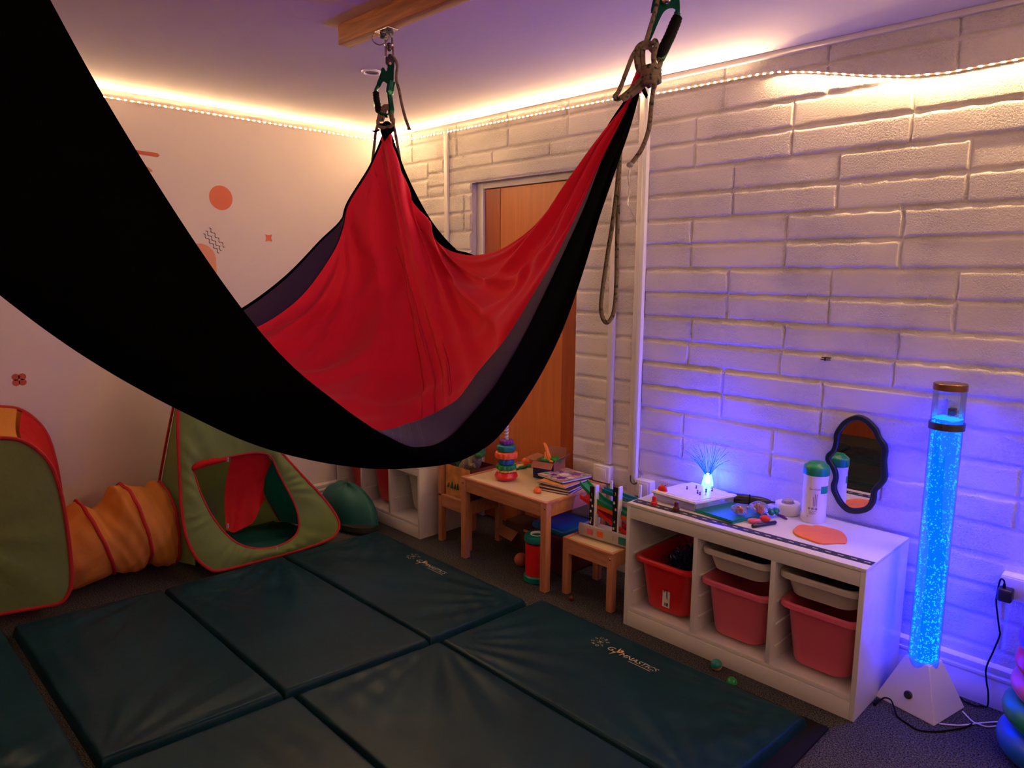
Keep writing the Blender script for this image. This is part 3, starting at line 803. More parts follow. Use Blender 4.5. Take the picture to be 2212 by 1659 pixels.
chain_link(pf(840, 88), .012, .022, 'upper steel quick link hanging from the ceiling bracket')
chain_link(pf(841, 112), .013, .024, 'lower steel quick link above the green rope clamp', .25)
t = thing('swivel', 'small steel swivel joining the two quick links', 'swivel', pf(840, 102))
MB().ball(pf(840.5, 97), (.009, .009, .008), 12, 8).build('eye', 'dark_steel', t); MB().ball(pf(841, 105.5), (.009, .009, .009), 12, 8).build('barrel', 'dark_steel', t)
MB().tube([pf(831, 101), pf(851, 103)], .003, 8).build('pin', 'steel', t)


def poly_plate(pts, d, th, hole=None, k=4):
    """flat plate through photo points, th thick, at depth d"""
    o = cr([(x, y, 0) for x, y in pts], k, True); lo = [at(p.x, p.y, d=d) for p in o]; hi = [at(p.x, p.y, d=d + th) for p in o]
    n = len(o); mb = MB()
    if hole is None:
        mb.add(lo + hi, [tuple(range(n)), tuple(reversed(range(n, 2 * n)))] + [(i, n + i, n + (i + 1) % n, (i + 1) % n) for i in range(n)])
    return mb


t = thing('rope_clamp', 'green metal hand ascender with a black grip on the far hammock rope', 'rope clamp', pf(832, 250))
mb = poly_plate([(838, 120), (846, 118), (852, 128), (851, 150), (849, 180), (838, 182), (828, 176), (821, 188), (812, 194), (814, 180), (822, 158), (824, 148), (829, 146), (834, 154), (837, 146)], D0, .012, k=3)
mb.tube(cr([pf(846, 176), pf(842, 200), pf(844, 222), pf(846, 240), pf(841, 250)], 5), [.016] * 6 + [.011] * 11 + [.009] * 4, 8, flat=.6)
mb.tube(cr([pf(816, 186), pf(811, 200), pf(812, 230), pf(822, 246), pf(838, 250)], 5), .008, 8, flat=.8)
mb.build('frame', 'green_metal', t)
mb = MB(); mb.tube(cr([pf(812, 199), pf(813, 212), pf(816, 228), pf(818, 243)], 5), [.009, .012, .010, .012, .010, .012, .011, .012, .010, .012, .010, .012, .011, .012, .010, .008], 10); mb.build('grip', 'black_rubber', t)
mb = MB(); mb.box((-.014, -.01, -.012), (.014, .012, .012), .003, M=Matrix.Translation(pf(842, 132)) @ Q.to_4x4()); mb.build('cam', 'dark_steel', t)
MB().tube([pf(843, 137, D0 - .012), pf(845, 137, D0 + .02)], .005, 8).build('rivet', 'steel', t)
t = thing('climbing_rope', 'green and grey flecked rope tying the far corner of the hammock to the beam', 'rope', pf(835, 300))
rope = .0052
MB().tube(cr([pf(845, 120), pf(852, 126), pf(858, 142), pf(856, 170), pf(862, 195), pf(868, 225), pf(876, 256), pf(884, 278)], 6), rope, 8).build('tail', 'rope', t)
MB().ball(pf(884, 279), (.008, .008, .004), 10, 6).build('tail_end', 'rope', t)
mb = MB()
for q in (0, 5, 10): mb.tube(cr([pf(816 + q, 262), pf(822 + q, 240), pf(832 + q * .6, 228), pf(840 + q * .5, 236), pf(846 + q * .3, 262)], 5), .0056, 8)
mb.tube(cr([pf(816, 260), pf(818, 272), pf(832, 276), pf(848, 270), pf(850, 256)], 5), .006, 8)
mb.build('knot', 'rope', t)
MB().tube(cr([pf(818, 265), pf(812, 284, D0 + .04), pf(808, 320, D0 + .09), pf(804, 360, D0 + .10), pf(806, 420, D0 + .10), pf(820, 470, D0 + .1)], 6), rope, 8).build('hanging_strand', 'rope', t)
MB().tube(cr([pf(848, 262), pf(853, 284, D0 + .04), pf(858, 310, D0 + .09), pf(864, 350, D0 + .10), pf(868, 420, D0 + .10), pf(845, 480, D0 + .1)], 6), rope, 8).build('hanging_strand', 'rope', t)
MB().tube([pf(820, 280), pf(811, 284), pf(803, 283)], [.003, .004, .001], 6).build('frayed_tape', 'black_fab', t)

# near rope set (depth about 1.75 m)
D1 = 1.75
pn = lambda x, y, d=D1: at(x, y, d=d)
t = thing('rope_clamp', 'green metal hand ascender with a black grip on the right hand hammock rope', 'rope clamp', pn(1425, 110))
mb = poly_plate([(1415, -60), (1440, -70), (1464, -50), (1468, 0), (1469, 20), (1467, 33), (1460, 33), (1458, 20), (1446, 18), (1434, 26), (1424, 44), (1414, 68), (1404, 90), (1400, 92), (1404, 74), (1412, 48), (1420, 26), (1418, 24), (1406, 29), (1408, 10), (1412, -10)], D1, .012, k=2)
mb.tube(cr([pn(1463, 28), pn(1460, 48), pn(1452, 75), pn(1440, 104), pn(1428, 128)], 5), .010, 8, flat=.7)
mb.build('frame', 'green_metal', t)
mb = MB(); mb.tube(cr([pn(1464, 36), pn(1456, 56), pn(1446, 80), pn(1434, 104), pn(1424, 126)], 6), [.010, .013, .012, .014, .013, .0145, .013, .0145, .013, .0145, .013, .0145, .0135, .0145, .0135, .0145, .0135, .0145, .014, .014, .013, .012, .011, .010, .009], 12); mb.build('grip', 'black_rubber', t)
MB().ball(pn(1439, 1, D1 - .008), (.011, .011, .009), 14, 8).build('cam', 'steel', t)
MB().tube(link_loop(pn(1439, -30), .014, .03, .005, Q), .006, 8, closed=True).build('eyelet', 'steel', t)
solo(MB().tube([pn(1440, -38), at(1446, -70, d=1.75), at(1452, -98, d=1.76), (3.13, -1.394, 2.362)], .0055, 8), 'climbing_rope', 'rope', 'short rope from the beam down to the right hand green clamp', 'rope')
t = thing('climbing_rope', 'green and grey flecked rope knotted round the right hand corner of the hammock', 'rope', pn(1400, 160))
r1 = .0056
MB().tube(cr([pn(1421, 0), pn(1414, 28), pn(1404, 62), pn(1395, 92)], 6), r1, 10).build('standing_part', 'rope', t)
mb = MB()
mb.tube(cr([pn(1410, 96), pn(1392, 94), pn(1377, 106), pn(1376, 128), pn(1380, 148), pn(1392, 160)], 6), .0075, 10)
mb.tube(cr([pn(1404, 100), pn(1390, 104), pn(1388, 124), pn(1390, 146), pn(1398, 150)], 6), .007, 10)
mb.tube(cr([pn(1413, 96, D1 - .02), pn(1414, 88, D1 - .02), pn(1418, 96, D1 - .02), pn(1412, 120, D1 - .02), pn(1414, 142, D1 - .02)], 6), .0065, 10)
mb.tube(cr([pn(1405, 104), pn(1426, 132), pn(1422, 148)], 5), .006, 10)
for k, yy in enumerate((146, 154, 162, 170, 178)):
    mb.tube(cr([pn(1388 + k, yy + 4), pn(1400, yy - 2, D1 - .022), pn(1414, yy - 4, D1 - .02), pn(1424, yy - 2), pn(1412, yy + 2, D1 + .02)], 5, True), .0062, 10)
mb.tube(cr([pn(1402, 186), pn(1404, 176, D1 - .03), pn(1414, 178, D1 - .03), pn(1412, 190, D1 - .02)], 5), .0062, 10)
mb.build('knot', 'rope', t)
mb = MB()
mb.tube(cr([pn(1378, 104), pn(1366, 122), pn(1352, 158), pn(1337, 196), pn(1328, 209), pn(1334, 214), pn(1348, 206), pn(1372, 184), pn(1394, 162)], 6), r1, 10)
mb.tube(cr([pn(1345, 214), pn(1362, 205), pn(1384, 188), pn(1400, 172)], 6), .0075, 10)
mb.build('side_loop', 'rope', t)
MB().tube(cr([pn(1413, 182), pn(1408, 214), pn(1405, 250), pn(1400, 285), pn(1386, 322), pn(1368, 348), pn(1361, 356)], 6), r1, 10).build('tail', 'rope', t)
mb = MB(); mb.ball(pn(1361, 356), (.009, .009, .007), 10, 8); mb.tube(cr([pn(1363, 358), pn(1358, 380), pn(1360, 410), pn(1356, 440), pn(1366, 462), pn(1376, 486)], 5), [.001, .002, .003, .003, .002, .003, .003, .002, .003, .002, .003, .003, .002, .002, .002, .0015, .001, .001, .001, .001, .001, .0008, .0008, .0005, .0005, .0004], 6); mb.build('frayed_tape', 'clear_plastic', t)
MB().tube(cr([pn(1338, 300, 1.86), pn(1338, 345, 1.86), pn(1331, 420, 1.86), pn(1322, 490, 1.86), pn(1311, 560, 1.86), pn(1300, 640, 1.86), pn(1299, 674, 1.86), pn(1306, 694, 1.86), pn(1316, 694, 1.86), pn(1326, 672, 1.86), pn(1331, 620, 1.86), pn(1333, 520, 1.86), pn(1336, 420, 1.86), pn(1339, 340, 1.86), pn(1341, 298, 1.86)], 6), r1, 10).build('hanging_loop', 'rope', t)


# ---------------------------------------------------------------- crash mats
def vnoise(x, y, s=0):
    return math.sin(x * 3.1 + s) * math.cos(y * 2.7 - s * 1.3) * .5 + math.sin(x * 7.3 - y * 4.1 + s * 2.1) * .3 + math.sin(y * 11.7 + x * 3.7 + s) * .2


def crash_mat(label, L, Rr, seed, th=.05, nx=64, ny=32):
    """L, Rr: points down the left and right edges; one panel between each pair"""
    root = thing('crash_mat', label, 'gym mat', ((L[0][0] + Rr[-1][0]) / 2, (L[0][1] + Rr[-1][1]) / 2, 0), 'folding gym mats on the floor')
    for k in range(len(L) - 1):
        A, B, C_, D_ = [Vector((*p, 0)) for p in (L[k], Rr[k], Rr[k + 1], L[k + 1])]
        rows = []; wd = (B - A).length; ht = (D_ - A).length
        rr = random.Random(seed * 10 + k)
        fans = [(rr.choice((0, 1)), rr.choice((0, 1)), rr.uniform(.6, 1), rr.uniform(6, 11), rr.uniform(0, 6)) for _ in range(3)]
        def stops(L_, n):
            e = [v / L_ for v in (0, .002, .005, .009, .014, .020, .030)]
            return e + list(np.linspace(.045 / L_, 1 - .045 / L_, n)) + [1 - v for v in reversed(e)]
        for s_ in stops(wd, nx):
            col = []
            for q in stops(ht, ny):
                # squeeze samples to the edges so that the rounded rim is crisp
                ss = s_ ** 1; qq = q
                p = A.lerp(B, ss).lerp(D_.lerp(C_, ss), qq)
                ex = min(ss, 1 - ss) * wd; ey = min(qq, 1 - qq) * ht
                e = min(ex, ey)
                z = th * (1 - max(0, 1 - (e + .0005) / .019) ** 2.6) if e < .019 else th
                w = 0
                for fx, fy, a_, f_, ph in fans:
                    dx, dy = (ss - fx) * wd, (qq - fy) * ht; r = math.hypot(dx, dy) + .02; an = math.atan2(abs(dy), abs(dx))
                    w += a_ * .006 * math.sin(an * f_ * 2 + ph) ** 3 * math.exp(-((r - .32) / .26) ** 2)
                w += .0016 * vnoise(p.x * 2, p.y * 2, seed + k) + .0026 * math.sin(p.x * 9 + p.y * 60 + 2.5 * math.sin(p.x * 5 + seed)) * max(0, math.sin(p.x * 3.3 + p.y * 2.1 + seed)) ** 2
                z += w * min(1, e / .05)
                col.append(Vector((p.x, p.y, max(z, .004))))
            rows.append(col)
        mb = MB(); mb.grid(rows)
        # underside and skirts
        n0 = len(rows)
        for edge in ([r[0] for r in rows], [r[-1] for r in rows], rows[0], rows[-1]):
            mb.grid([edge, [Vector((p.x, p.y, .001)) for p in edge]])
        bmesh.ops.remove_doubles(mb.bm, verts=mb.bm.verts, dist=1e-5)
        mb.build('panel', 'mat_vinyl', root, smooth=180)
    return root


def logo(root, ox, oy, z, s=1.):
    """printed mark: ring of letters, figures, then the word with a leaping figure for its second letter"""
    mb = MB(); cx, cy, rad = ox + .028 * s, oy + .0, .031 * s
    ring = 'SURESHOT'
    for k, ch in enumerate('SURE'):
        a = math.radians(155 - k * 40); V, Fc = text_geo(ch, .021 * s, 'CENTER')
        Mx = Matrix.Translation((cx + rad * math.cos(a), cy + rad * 1.0 * math.sin(a), z)) @ Matrix.Rotation(a - math.pi / 2, 4, 'Z') @ Matrix.Translation((0, -.007 * s, 0))
        mb.add([Mx @ Vector(v) for v in V], Fc)
    for k, ch in enumerate('SHOT'):
        a = math.radians(205 + k * 40); V, Fc = text_geo(ch, .021 * s, 'CENTER')
        Mx = Matrix.Translation((cx + rad * math.cos(a), cy + rad * math.sin(a), z)) @ Matrix.Rotation(a + math.pi / 2, 4, 'Z') @ Matrix.Translation((0, -.007 * s, 0))
        mb.add([Mx @ Vector(v) for v in V], Fc)
    for k in range(6):
        a = k * math.pi / 3 + .3
        mb.box((0, -.0009 * s, 0), (.016 * s, .0009 * s, .0004), M=Matrix.Translation((cx, cy, z)) @ Matrix.Rotation(a, 4, 'Z'))
    tx, ty = ox + .075 * s, oy - .028 * s
    V, Fc = text_geo('G', .042 * s, shear=.25); mb.add([Vector((v[0] * .95 + tx, v[1] + ty + .004 * s, z)) for v in V], Fc)
    V, Fc = text_geo('MNASTICS', .036 * s, shear=.25); mb.add([Vector((v[0] * 1.02 + tx + .066 * s, v[1] + ty, z)) for v in V], Fc)
    mb.box((tx + .12 * s, ty - .011 * s, z - .0002), (tx + .245 * s, ty - .0085 * s, z + .0002))
    mb.build('logo', 'print_cream', root, smooth=0)
    mb = MB()
    for pts in (((.036, -.022), (.043, -.002), (.052, .014), (.048, .032), (.046, .045)), ((.030, .006), (.045, .006), (.058, .016), (.078, .026))):
        c = cr([(tx + a * s, ty + b * s, z) for a, b in pts], 6); n = len(c); Vv = []
        for i, p in enumerate(c):
            tdir = (c[min(i + 1, n - 1)] - c[max(i - 1, 0)]).normalized(); w = .0038 * s * math.sin(math.pi * (i + .3) / (n + .2)) + .0004
            nn = Vector((-tdir.y, tdir.x, 0)); Vv += [p + nn * w + Vector((0, 0, .0006)), p - nn * w + Vector((0, 0, .0006))]
        mb.add(Vv, [(2 * i, 2 * i + 1, 2 * i + 3, 2 * i + 2) for i in range(n - 1)])
    mb.add([Vector((tx + .062 * s + .007 * s * math.cos(a), ty + .032 * s + .006 * s * math.sin(a), z + .0006)) for a in np.linspace(0, 2 * math.pi, 14)[:-1]], [tuple(range(13))])
    mb.build('leaping_figure', 'print_gold', root, smooth=0)


far = crash_mat('dark navy gym mat beside the play tents and the left storage unit, three panels', [(.74, -.66), (.715, -1.246), (.70, -1.846), (.645, -2.436)], [(1.975, -.682), (1.955, -1.228), (1.898, -1.842), (1.852, -2.424)], 3)
near = crash_mat('dark navy gym mat in front of the toy storage unit with the clear pale logo', [(2.008, -.622), (1.985, -1.205), (1.928, -1.818), (1.882, -2.42)], [(3.258, -.622), (3.236, -1.22), (3.20, -1.82), (3.16, -2.42)], 5)
crash_mat('dark navy gym mat lying nearest the plain wall at the bottom left', [(.62, -2.462), (.58, -3.06), (.54, -3.66)], [(1.862, -2.452), (1.84, -3.05), (1.81, -3.65)], 8)
crash_mat('dark navy gym mat behind the near logo mat, seen only in the mirror', [(1.885, -2.45), (1.86, -3.05), (1.83, -3.65)], [(3.16, -2.45), (3.13, -3.05), (3.10, -3.65)], 9)
logo(near, 2.425, -.745, .0515); logo(far, 1.178, -.757, .0515)
solo(MB().box((2.95, -2.40, .001), (3.312, -.575, .012), .003), 'rubber_mat', 'black_rubber', 'thin black rubber mat peeping out under the edge of the navy gym mat', 'mat')

# ---------------------------------------------------------------- play tents and tunnel


def plane_at(u, v, P0, n):
    q = FW + RT * ((u - IMG_W / 2) / FOC) - UP * ((v - IMG_H / 2) / FOC); return CAM + q * ((P0 - CAM).dot(n) / q.dot(n))


def resample(pts, n):
    pts = [Vector(p) for p in pts]; L_ = [0]
    for a, b in zip(pts, pts[1:] + pts[:1]): L_.append(L_[-1] + (b - a).length)
    out = []; tot = L_[-1]; j = 0
    for k in range(n):
        s_ = tot * k / n
        while L_[j + 1] < s_: j += 1
        f = (s_ - L_[j]) / max(1e-9, L_[j + 1] - L_[j]); out.append(pts[j].lerp(pts[(j + 1) % len(pts)], f))
    return out


def by_angle(pts, c, e1, e2, n):
    """resample a star-shaped outline by angle about c"""
    A = [(math.atan2((p - c).dot(e2), (p - c).dot(e1)), p) for p in resample(pts, 400)]; out = []
    for k in range(n):
        a = -math.pi + 2 * math.pi * k / n; out.append(min(A, key=lambda q: abs((q[0] - a + math.pi) % (2 * math.pi) - math.pi))[1])
    return out


def tri_tent():
    FL, FR, BL, BR = Vector((.66, -1.66, .055)), Vector((.665, -.86, .055)), Vector((.13, -1.73, .01)), Vector((.10, -.95, .01))
    AP = at(398, 770, x=.40)
    root = thing('play_tent', 'green pop-up triangular play tent with an open red-edged doorway', 'play tent', (.4, -1.3, 0), 'pop-up play tents')
    n = (FR - FL).cross(AP - FL).normalized()
    if n.x < 0: n = -n
    img = [(392, 800), (387, 860), (384, 915), (386, 985), (389, 1050), (393, 1110), (404, 1165), (424, 1205), (448, 1226), (470, 1233), (540, 1217), (640, 1190), (700, 1170), (722, 1157), (732, 1140), (728, 1118), (700, 1078), (655, 1030), (605, 975), (540, 900), (470, 822), (430, 785), (404, 772)]
    hole = [(418, 1015), (450, 998), (520, 982), (560, 978), (585, 986), (600, 1018), (622, 1060), (637, 1090), (645, 1120), (644, 1145), (632, 1163), (605, 1178), (570, 1185), (535, 1182), (505, 1168), (478, 1142), (452, 1105), (432, 1062), (422, 1030)]
    O = cr([plane_at(u, v, FL, n) for u, v in img], 5, True); Hh = cr([plane_at(u, v, FL, n) for u, v in hole], 5, True)
    c = sum(Hh, Vector()) / len(Hh); e1 = (FR - FL).normalized(); e2 = n.cross(e1).normalized(); N_ = 160
    o = by_angle(O, c, e1, e2, N_); h = by_angle(Hh, c, e1, e2, N_); rings = []
    for k in range(9):
        f = k / 8
        rings.append([a.lerp(b, f) + n * (.022 * math.sin(math.pi * f) + .006 * math.sin(f * 3 + 14 * math.sin(i * .11)) * math.sin(math.pi * f)) for i, (a, b) in enumerate(zip(o, h))])
    mb = MB(); mb.loft(rings, False, False); mb.build('front_panel', 'green_nylon', root, smooth=180)
    MB().tube(resample(O, 140), .0085, 8, closed=True).build('red_edging', 'red_binding', root)
    MB().tube(resample(Hh, 120), .0055, 8, closed=True).build('door_edging', 'red_binding', root)

    FLi, FRi = Vector((.60, -1.655, .075)), Vector((.615, -.905, .075))

    def face(name, m, a, b, bul, edge=True):
        rows = []
        nn = (b - a).cross(AP - a).normalized(); cen_ = (FL + FR + BL + BR) / 4
        if (a - cen_).dot(nn) < 0: nn = -nn
        for i in range(25):
            f = i / 24; row = []
            for j in range(17):
                g = j / 16; p = a.lerp(b, g).lerp(AP, f); row.append(p + nn * bul * math.sin(math.pi * min(1, f * 1.05)) * math.sin(math.pi * g))
            rows.append(row)
        mb = MB(); mb.grid(rows); mb.build(name, m, root, smooth=180)
        if edge:
            MB().tube(cr([a, a.lerp(AP, .33) + nn * .012, a.lerp(AP, .66) + nn * .012, AP], 8), .007, 8).build('red_edging', 'red_binding', root)
    face('left_panel', 'green_nylon', BL, FLi, .02); face('back_panel', 'green_nylon', BR, BL, .02); face('right_panel', 'teal_nylon', FRi, BR, .05)
    mb = MB(); mb.grid([[FL.lerp(FR, g).lerp(BL.lerp(BR, g), f) + Vector((-.01, 0, .012 + .012 * math.sin(f * 9 + g * 5) ** 2 + .03 * math.exp(-((f - .6) ** 2 + (g - .6) ** 2) * 14))) for f in np.linspace(.06, .95, 24)] for g in np.linspace(.12, .92, 24)]); mb.build('groundsheet', 'teal_cloth', root, smooth=180)
    # door flap rolled to the upper left, the rest hanging inside
    q = lambda u, v, back=0.: plane_at(u, v, FL - n * back, n)
    mb = MB(); top = cr([q(500, 985, .012), q(540, 980, .012), q(575, 984, .015), q(586, 1000, .02)], 6)
    bot = cr([q(488, 1140, .05), q(505, 1150, .07), q(545, 1128, .09), q(572, 1080, .07)], 6)
    rows = []
    for i, (a, b) in enumerate(zip(top, bot)):
        rows.append([a.lerp(b, f) - n * (.05 * math.sin(math.pi * f) + .012 * math.sin(i * .9) * f) for f in np.linspace(0, 1, 18)])
    mb.grid(rows); mb.build('door_flap', 'red_nylon', root, smooth=180)
    mb = MB(); mb.tube(cr([q(412, 1015, -.012), q(435, 1003, -.016), q(465, 996, -.018), q(490, 993, -.012)], 6), [.004, .008, .013, .016, .018, .018, .019, .019, .018, .018, .017, .017, .016, .015, .013, .012, .010, .008, .006], 10); mb.build('rolled_flap', 'red_nylon', root)
    for (u, v) in ((492, 993), (492, 1136), (598, 1186)): MB().box((-.006, -.002, -.012), (.006, .002, .012), .001, M=Matrix.Translation(q(u, v, -.02)) @ Q.to_4x4()).build('toggle_tab', 'print_cream', root)
    return root


tri_tent()


def cube_tent():
    a = math.radians(-17); fx = Vector((math.cos(a), math.sin(a), 0)); sy = Vector((-math.sin(a), math.cos(a), 0))
    P0 = at(150, 1250, x=.585); n = fx
    root = thing('play_tent', 'green-fronted cube play tent with an orange top at the edge of the room', 'play tent', (.35, -2.5, 0), 'pop-up play tents')
    img = [(-420, 1110), (-420, 1000), (-380, 975), (-300, 958), (-150, 946), (0, 946), (48, 952), (85, 975), (112, 1008), (130, 1060), (142, 1120), (151, 1190), (155, 1240), (151, 1275), (135, 1300), (105, 1320), (50, 1332), (-5, 1347), (-200, 1400), (-380, 1430), (-415, 1390), (-420, 1300)]
    O = cr([plane_at(u, v, P0, n) for u, v in img], 4, True); O = [Vector((p.x, p.y, max(p.z, .056))) for p in O]
    c = sum(O, Vector()) / len(O); N_ = 140; o = by_angle(O, c, sy, Vector((0, 0, 1)), N_)
    rings = [[c.lerp(p, f) + n * .035 * (1 - f * f) + n * .004 * math.sin(i * .4) * f * (1 - f) * 4 for i, p in enumerate(o)] for f in (.02, .2, .4, .6, .75, .88, .96, 1)]
    mb = MB(); mb.loft(rings, True, False); mb.build('front_panel', 'green_nylon', root, smooth=180)
    MB().tube(resample(o, 140), .009, 8, closed=True).build('red_edging', 'red_binding', root)
    dep = .50; back = [p - n * dep + Vector((0, 0, .055)) * ((p.z - .05) / .8) + sy * (-.058 if (p - c).dot(sy) > 0 else 0) for p in o]
    back = [Vector((max(p.x, .03), p.y, max(p.z, .012))) for p in back]
    MB().tube(resample(back, 140), .009, 8, closed=True).build('red_edging', 'red_binding', root)

    def band(name, m, keep, sag):
        idx = [i for i in range(N_) if keep((o[i] - c).dot(sy), (o[i] - c).z)]
        # contiguous run
        k0 = next(i for i in idx if (i - 1) % N_ not in idx); run = []; i = k0
        while i % N_ in idx and len(run) < N_: run.append(i % N_); i += 1
        rows = [[o[i].lerp(back[i], f) - (o[i] - c).normalized() * sag * math.sin(math.pi * f) for f in np.linspace(0, 1, 10)] for i in run]
        mb = MB(); mb.grid(rows); mb.build(name, m, root, smooth=180)
    top = max((p - c).z for p in o); rt = max((p - c).dot(sy) for p in o)
    band('top_panel', 'orange_nylon', lambda s_, z: z > top * .62 and s_ < rt * .62, .02)
    band('side_panel', 'red_nylon', lambda s_, z: s_ >= rt * .60 and z > -top * .75, .03)
    mb = MB(); mb.loft([[c - n * dep + (p - (c - n * dep)) * .03 for p in back], back], True, False); mb.build('back_panel', 'orange_nylon', root, smooth=180)
    return root


cube_tent()


def tunnel():
    root = thing('play_tunnel', 'sagging orange crawl tunnel with red hoops lying between the two play tents', 'play tunnel', (.33, -1.9, 0))
    #   centre (x, y, z), half height, half depth, lean (top leans toward -y)
    st = [(.30, -2.21, .20, .19, .19, .02), (.31, -2.12, .205, .185, .19, .03), (.31, -2.025, .24, .19, .20, .055), (.315, -1.97, .205, .17, .19, .05), (.32, -1.925, .215, .185, .20, .045), (.32, -1.885, .25, .225, .21, .04), (.32, -1.845, .27, .205, .22, .035), (.325, -1.79, .245, .215, .21, .03), (.33, -1.745, .23, .205, .205, .03), (.33, -1.715, .245, .225, .20, .02), (.33, -1.695, .23, .21, .20, 0)]
    prm = np.array(st); tt = np.linspace(0, len(st) - 1, 64); rings = []; hoop = {}
    for i, q in enumerate(tt):
        cx, cy, cz, hz, hx, ln = [float(np.interp(q, range(len(st)), prm[:, k])) for k in range(6)]
        ring = []
        for k in range(48):
            a = 2 * math.pi * k / 48; wr = 1 + .028 * math.sin(5 * a + q * 2.1) * math.sin(q * 3) + .018 * math.sin(11 * a - q * 3)
            z = cz + hz * math.sin(a) * wr; ring.append(Vector((cx + hx * math.cos(a) * wr, cy - ln * math.sin(a), max(z, .012 + .008 * math.sin(k)))))
        rings.append(ring)
    mb = MB(); mb.loft(rings, False, False); mb.build('cloth', 'orange_nylon', root, smooth=180)
    for q in (2.0, 6.0, 9.8):
        i = int(np.argmin(np.abs(tt - q))); MB().tube([p + (p - sum(rings[i], Vector()) / 48).normalized() * .002 for p in rings[i]], .0085, 8, closed=True).build('red_hoop', 'red_binding', root)
    return root


tunnel()
# teal bundle behind the tent
t = thing('fabric_bundle', 'dark teal folded fabric bundle slumped between the triangular tent and the left storage unit', 'fabric bundle', (.40, -.66, 0))
rows = []
for i in range(40):
    a = 2 * math.pi * i / 40; row = []
    for j in range(14):
        f = j / 13; r = math.sin(f * math.pi / 2); h = .21 * (math.cos(f * math.pi / 2)) ** .8
        row.append(Vector((.40 + (.27 + .02 * math.sin(3 * a)) * r * math.cos(a), -.66 + .12 * r * math.sin(a), .045 + h * (1 + .05 * math.sin(5 * a + 3 * f)))))
    rows.append(row)
mb = MB(); mb.grid(rows + rows[:1]); mb.build('top_cloth', 'teal_cloth', t, smooth=180)
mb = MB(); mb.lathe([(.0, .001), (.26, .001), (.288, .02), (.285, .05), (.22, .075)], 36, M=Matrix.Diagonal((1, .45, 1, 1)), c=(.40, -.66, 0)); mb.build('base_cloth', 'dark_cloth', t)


# ---------------------------------------------------------------- storage units and bins
def storage(x0, x1, y0, y1, h, divs, label, rail, back=True):
    t = thing('storage_unit', label, 'storage unit', ((x0 + x1) / 2, (y0 + y1) / 2, 0))
    w = .018
    for a in (x0, x1 - w): MB().box((a, y0, 0), (a + w, y1, h - .012), .0015).build('side_panel', 'white_lam', t)
    for dx in divs: MB().box((dx - w / 2, y0 + .002, .085), (dx + w / 2, y1 - .004, h - .02), .001).build('divider', 'white_lam', t)
    MB().box((x0, y0 - .001, h - .014), (x1, y1, h), .002).build('top_board', 'white_lam', t)
    MB().box((x0 + w, y0 + .004, .068), (x1 - w, y1, .086), .001).build('bottom_board', 'white_lam', t)
    MB().box((x0 + w, y0 + .001, 0), (x1 - w, y0 + .018, .067), .001).build('plinth', 'white_lam', t)
    MB().box((x0 + w, y0 + .0015, h - rail), (x1 - w, y0 + .018, h - .016), .001).build('top_rail', 'white_lam', t)
    if back: MB().box((x0 + w, y1 - .006, .086), (x1 - w, y1, h - .014)).build('back_panel', 'white_lam', t)
    xs = [x0 + w] + [d for dx in divs for d in (dx - w / 2, dx + w / 2)] + [x1 - w]
    for a, b in zip(xs[::2], xs[1::2]):                      # pairs of plastic runners
        for z in ([.145, .235, .325] if h > .5 else [.17, .30]):
            for s_, xx in ((1, a), (-1, b)):
                MB().box((min(xx, xx + s_ * .007), y0 + .03, z), (max(xx, xx + s_ * .007), y1 - .02, z + .008), .002).build('runner', 'white_plastic', t)
    return t


storage(2.363, 3.353, -.468, -.03, .56, (2.703, 3.029), 'long white storage unit with toys on top and red, pink and grey bins', .068)
storage(.022, .925, -.50, -.07, .43, (.315, .622), 'low white storage unit in the corner holding two red bins and one pale bin', .055)


def bin_(name, m, cx, yf, zt, hgt, label, w=.30, dep=.40, group=None, empty=True):
    """tapered toy bin with a rolled rim, rim front edge at yf and rim top at zt"""
    cy = yf + dep / 2; mb = MB()

    def ring(hx, hy, z, r=.045): return [Vector((cx + a, cy + b, z)) for a, b in rrect(hx, hy, r, 6)]
    hx, hy = w / 2, dep / 2; bz = zt - hgt; tp = .045 if hgt > .15 else .03
    rings = [ring(hx - tp - .018, hy - .05, bz, .05), ring(hx - tp - .004, hy - .036, bz + .006, .055), ring(hx - tp, hy - .032, bz + .02, .055), ring(hx - .024, hy - .016, zt - .028, .05), ring(hx - .022, hy - .014, zt - .024, .05), ring(hx, hy, zt - .020, .045), ring(hx, hy, zt - .004, .045), ring(hx - .004, hy - .004, zt, .045), ring(hx - .018, hy - .012, zt, .045), ring(hx - .026, hy - .019, zt - .010, .045), ring(hx - tp - .003, hy - .035, bz + .022, .05), ring(hx - tp - .02, hy - .05, bz + .010, .045)]
    mb.loft(rings, True, True)
    o = solo(mb, name, m, label, 'storage bin', group, smooth=45); return o


g = 'plastic bins in the white storage units'
b = bin_('storage_bin', 'bin_red', 2.537, -.452, .326, .228, 'bright red bin with a paper label and blue tinsel in the long storage unit', group=g)
mb = MB(); mb.box((2.534, -.4275, .13), (2.570, -.4255, .238), .0005); lb = mb.build('paper_label', 'paper', b, smooth=0)
mb = MB()
for k in range(9): mb.box((2.538, -.4282, .195 + .003 * k), (2.545 + (k % 3) * .002, -.4274, .1965 + .003 * k))
for k in range(4): mb.box((2.545 + .005 * k, -.4282, .136), (2.5475 + .005 * k + (k == 2) * .002, -.4274, .15))
mb.box((2.553, -.4282, .17), (2.555, -.4274, .225)); mb.box((2.559, -.4282, .165), (2.5605, -.4274, .215)); mb.build('label_print', 'ink', lb, smooth=0)
bin_('storage_bin', 'bin_grey', 2.866, -.458, .457, .092, 'shallow pale grey bin above a pink bin in the middle bay', group=g)
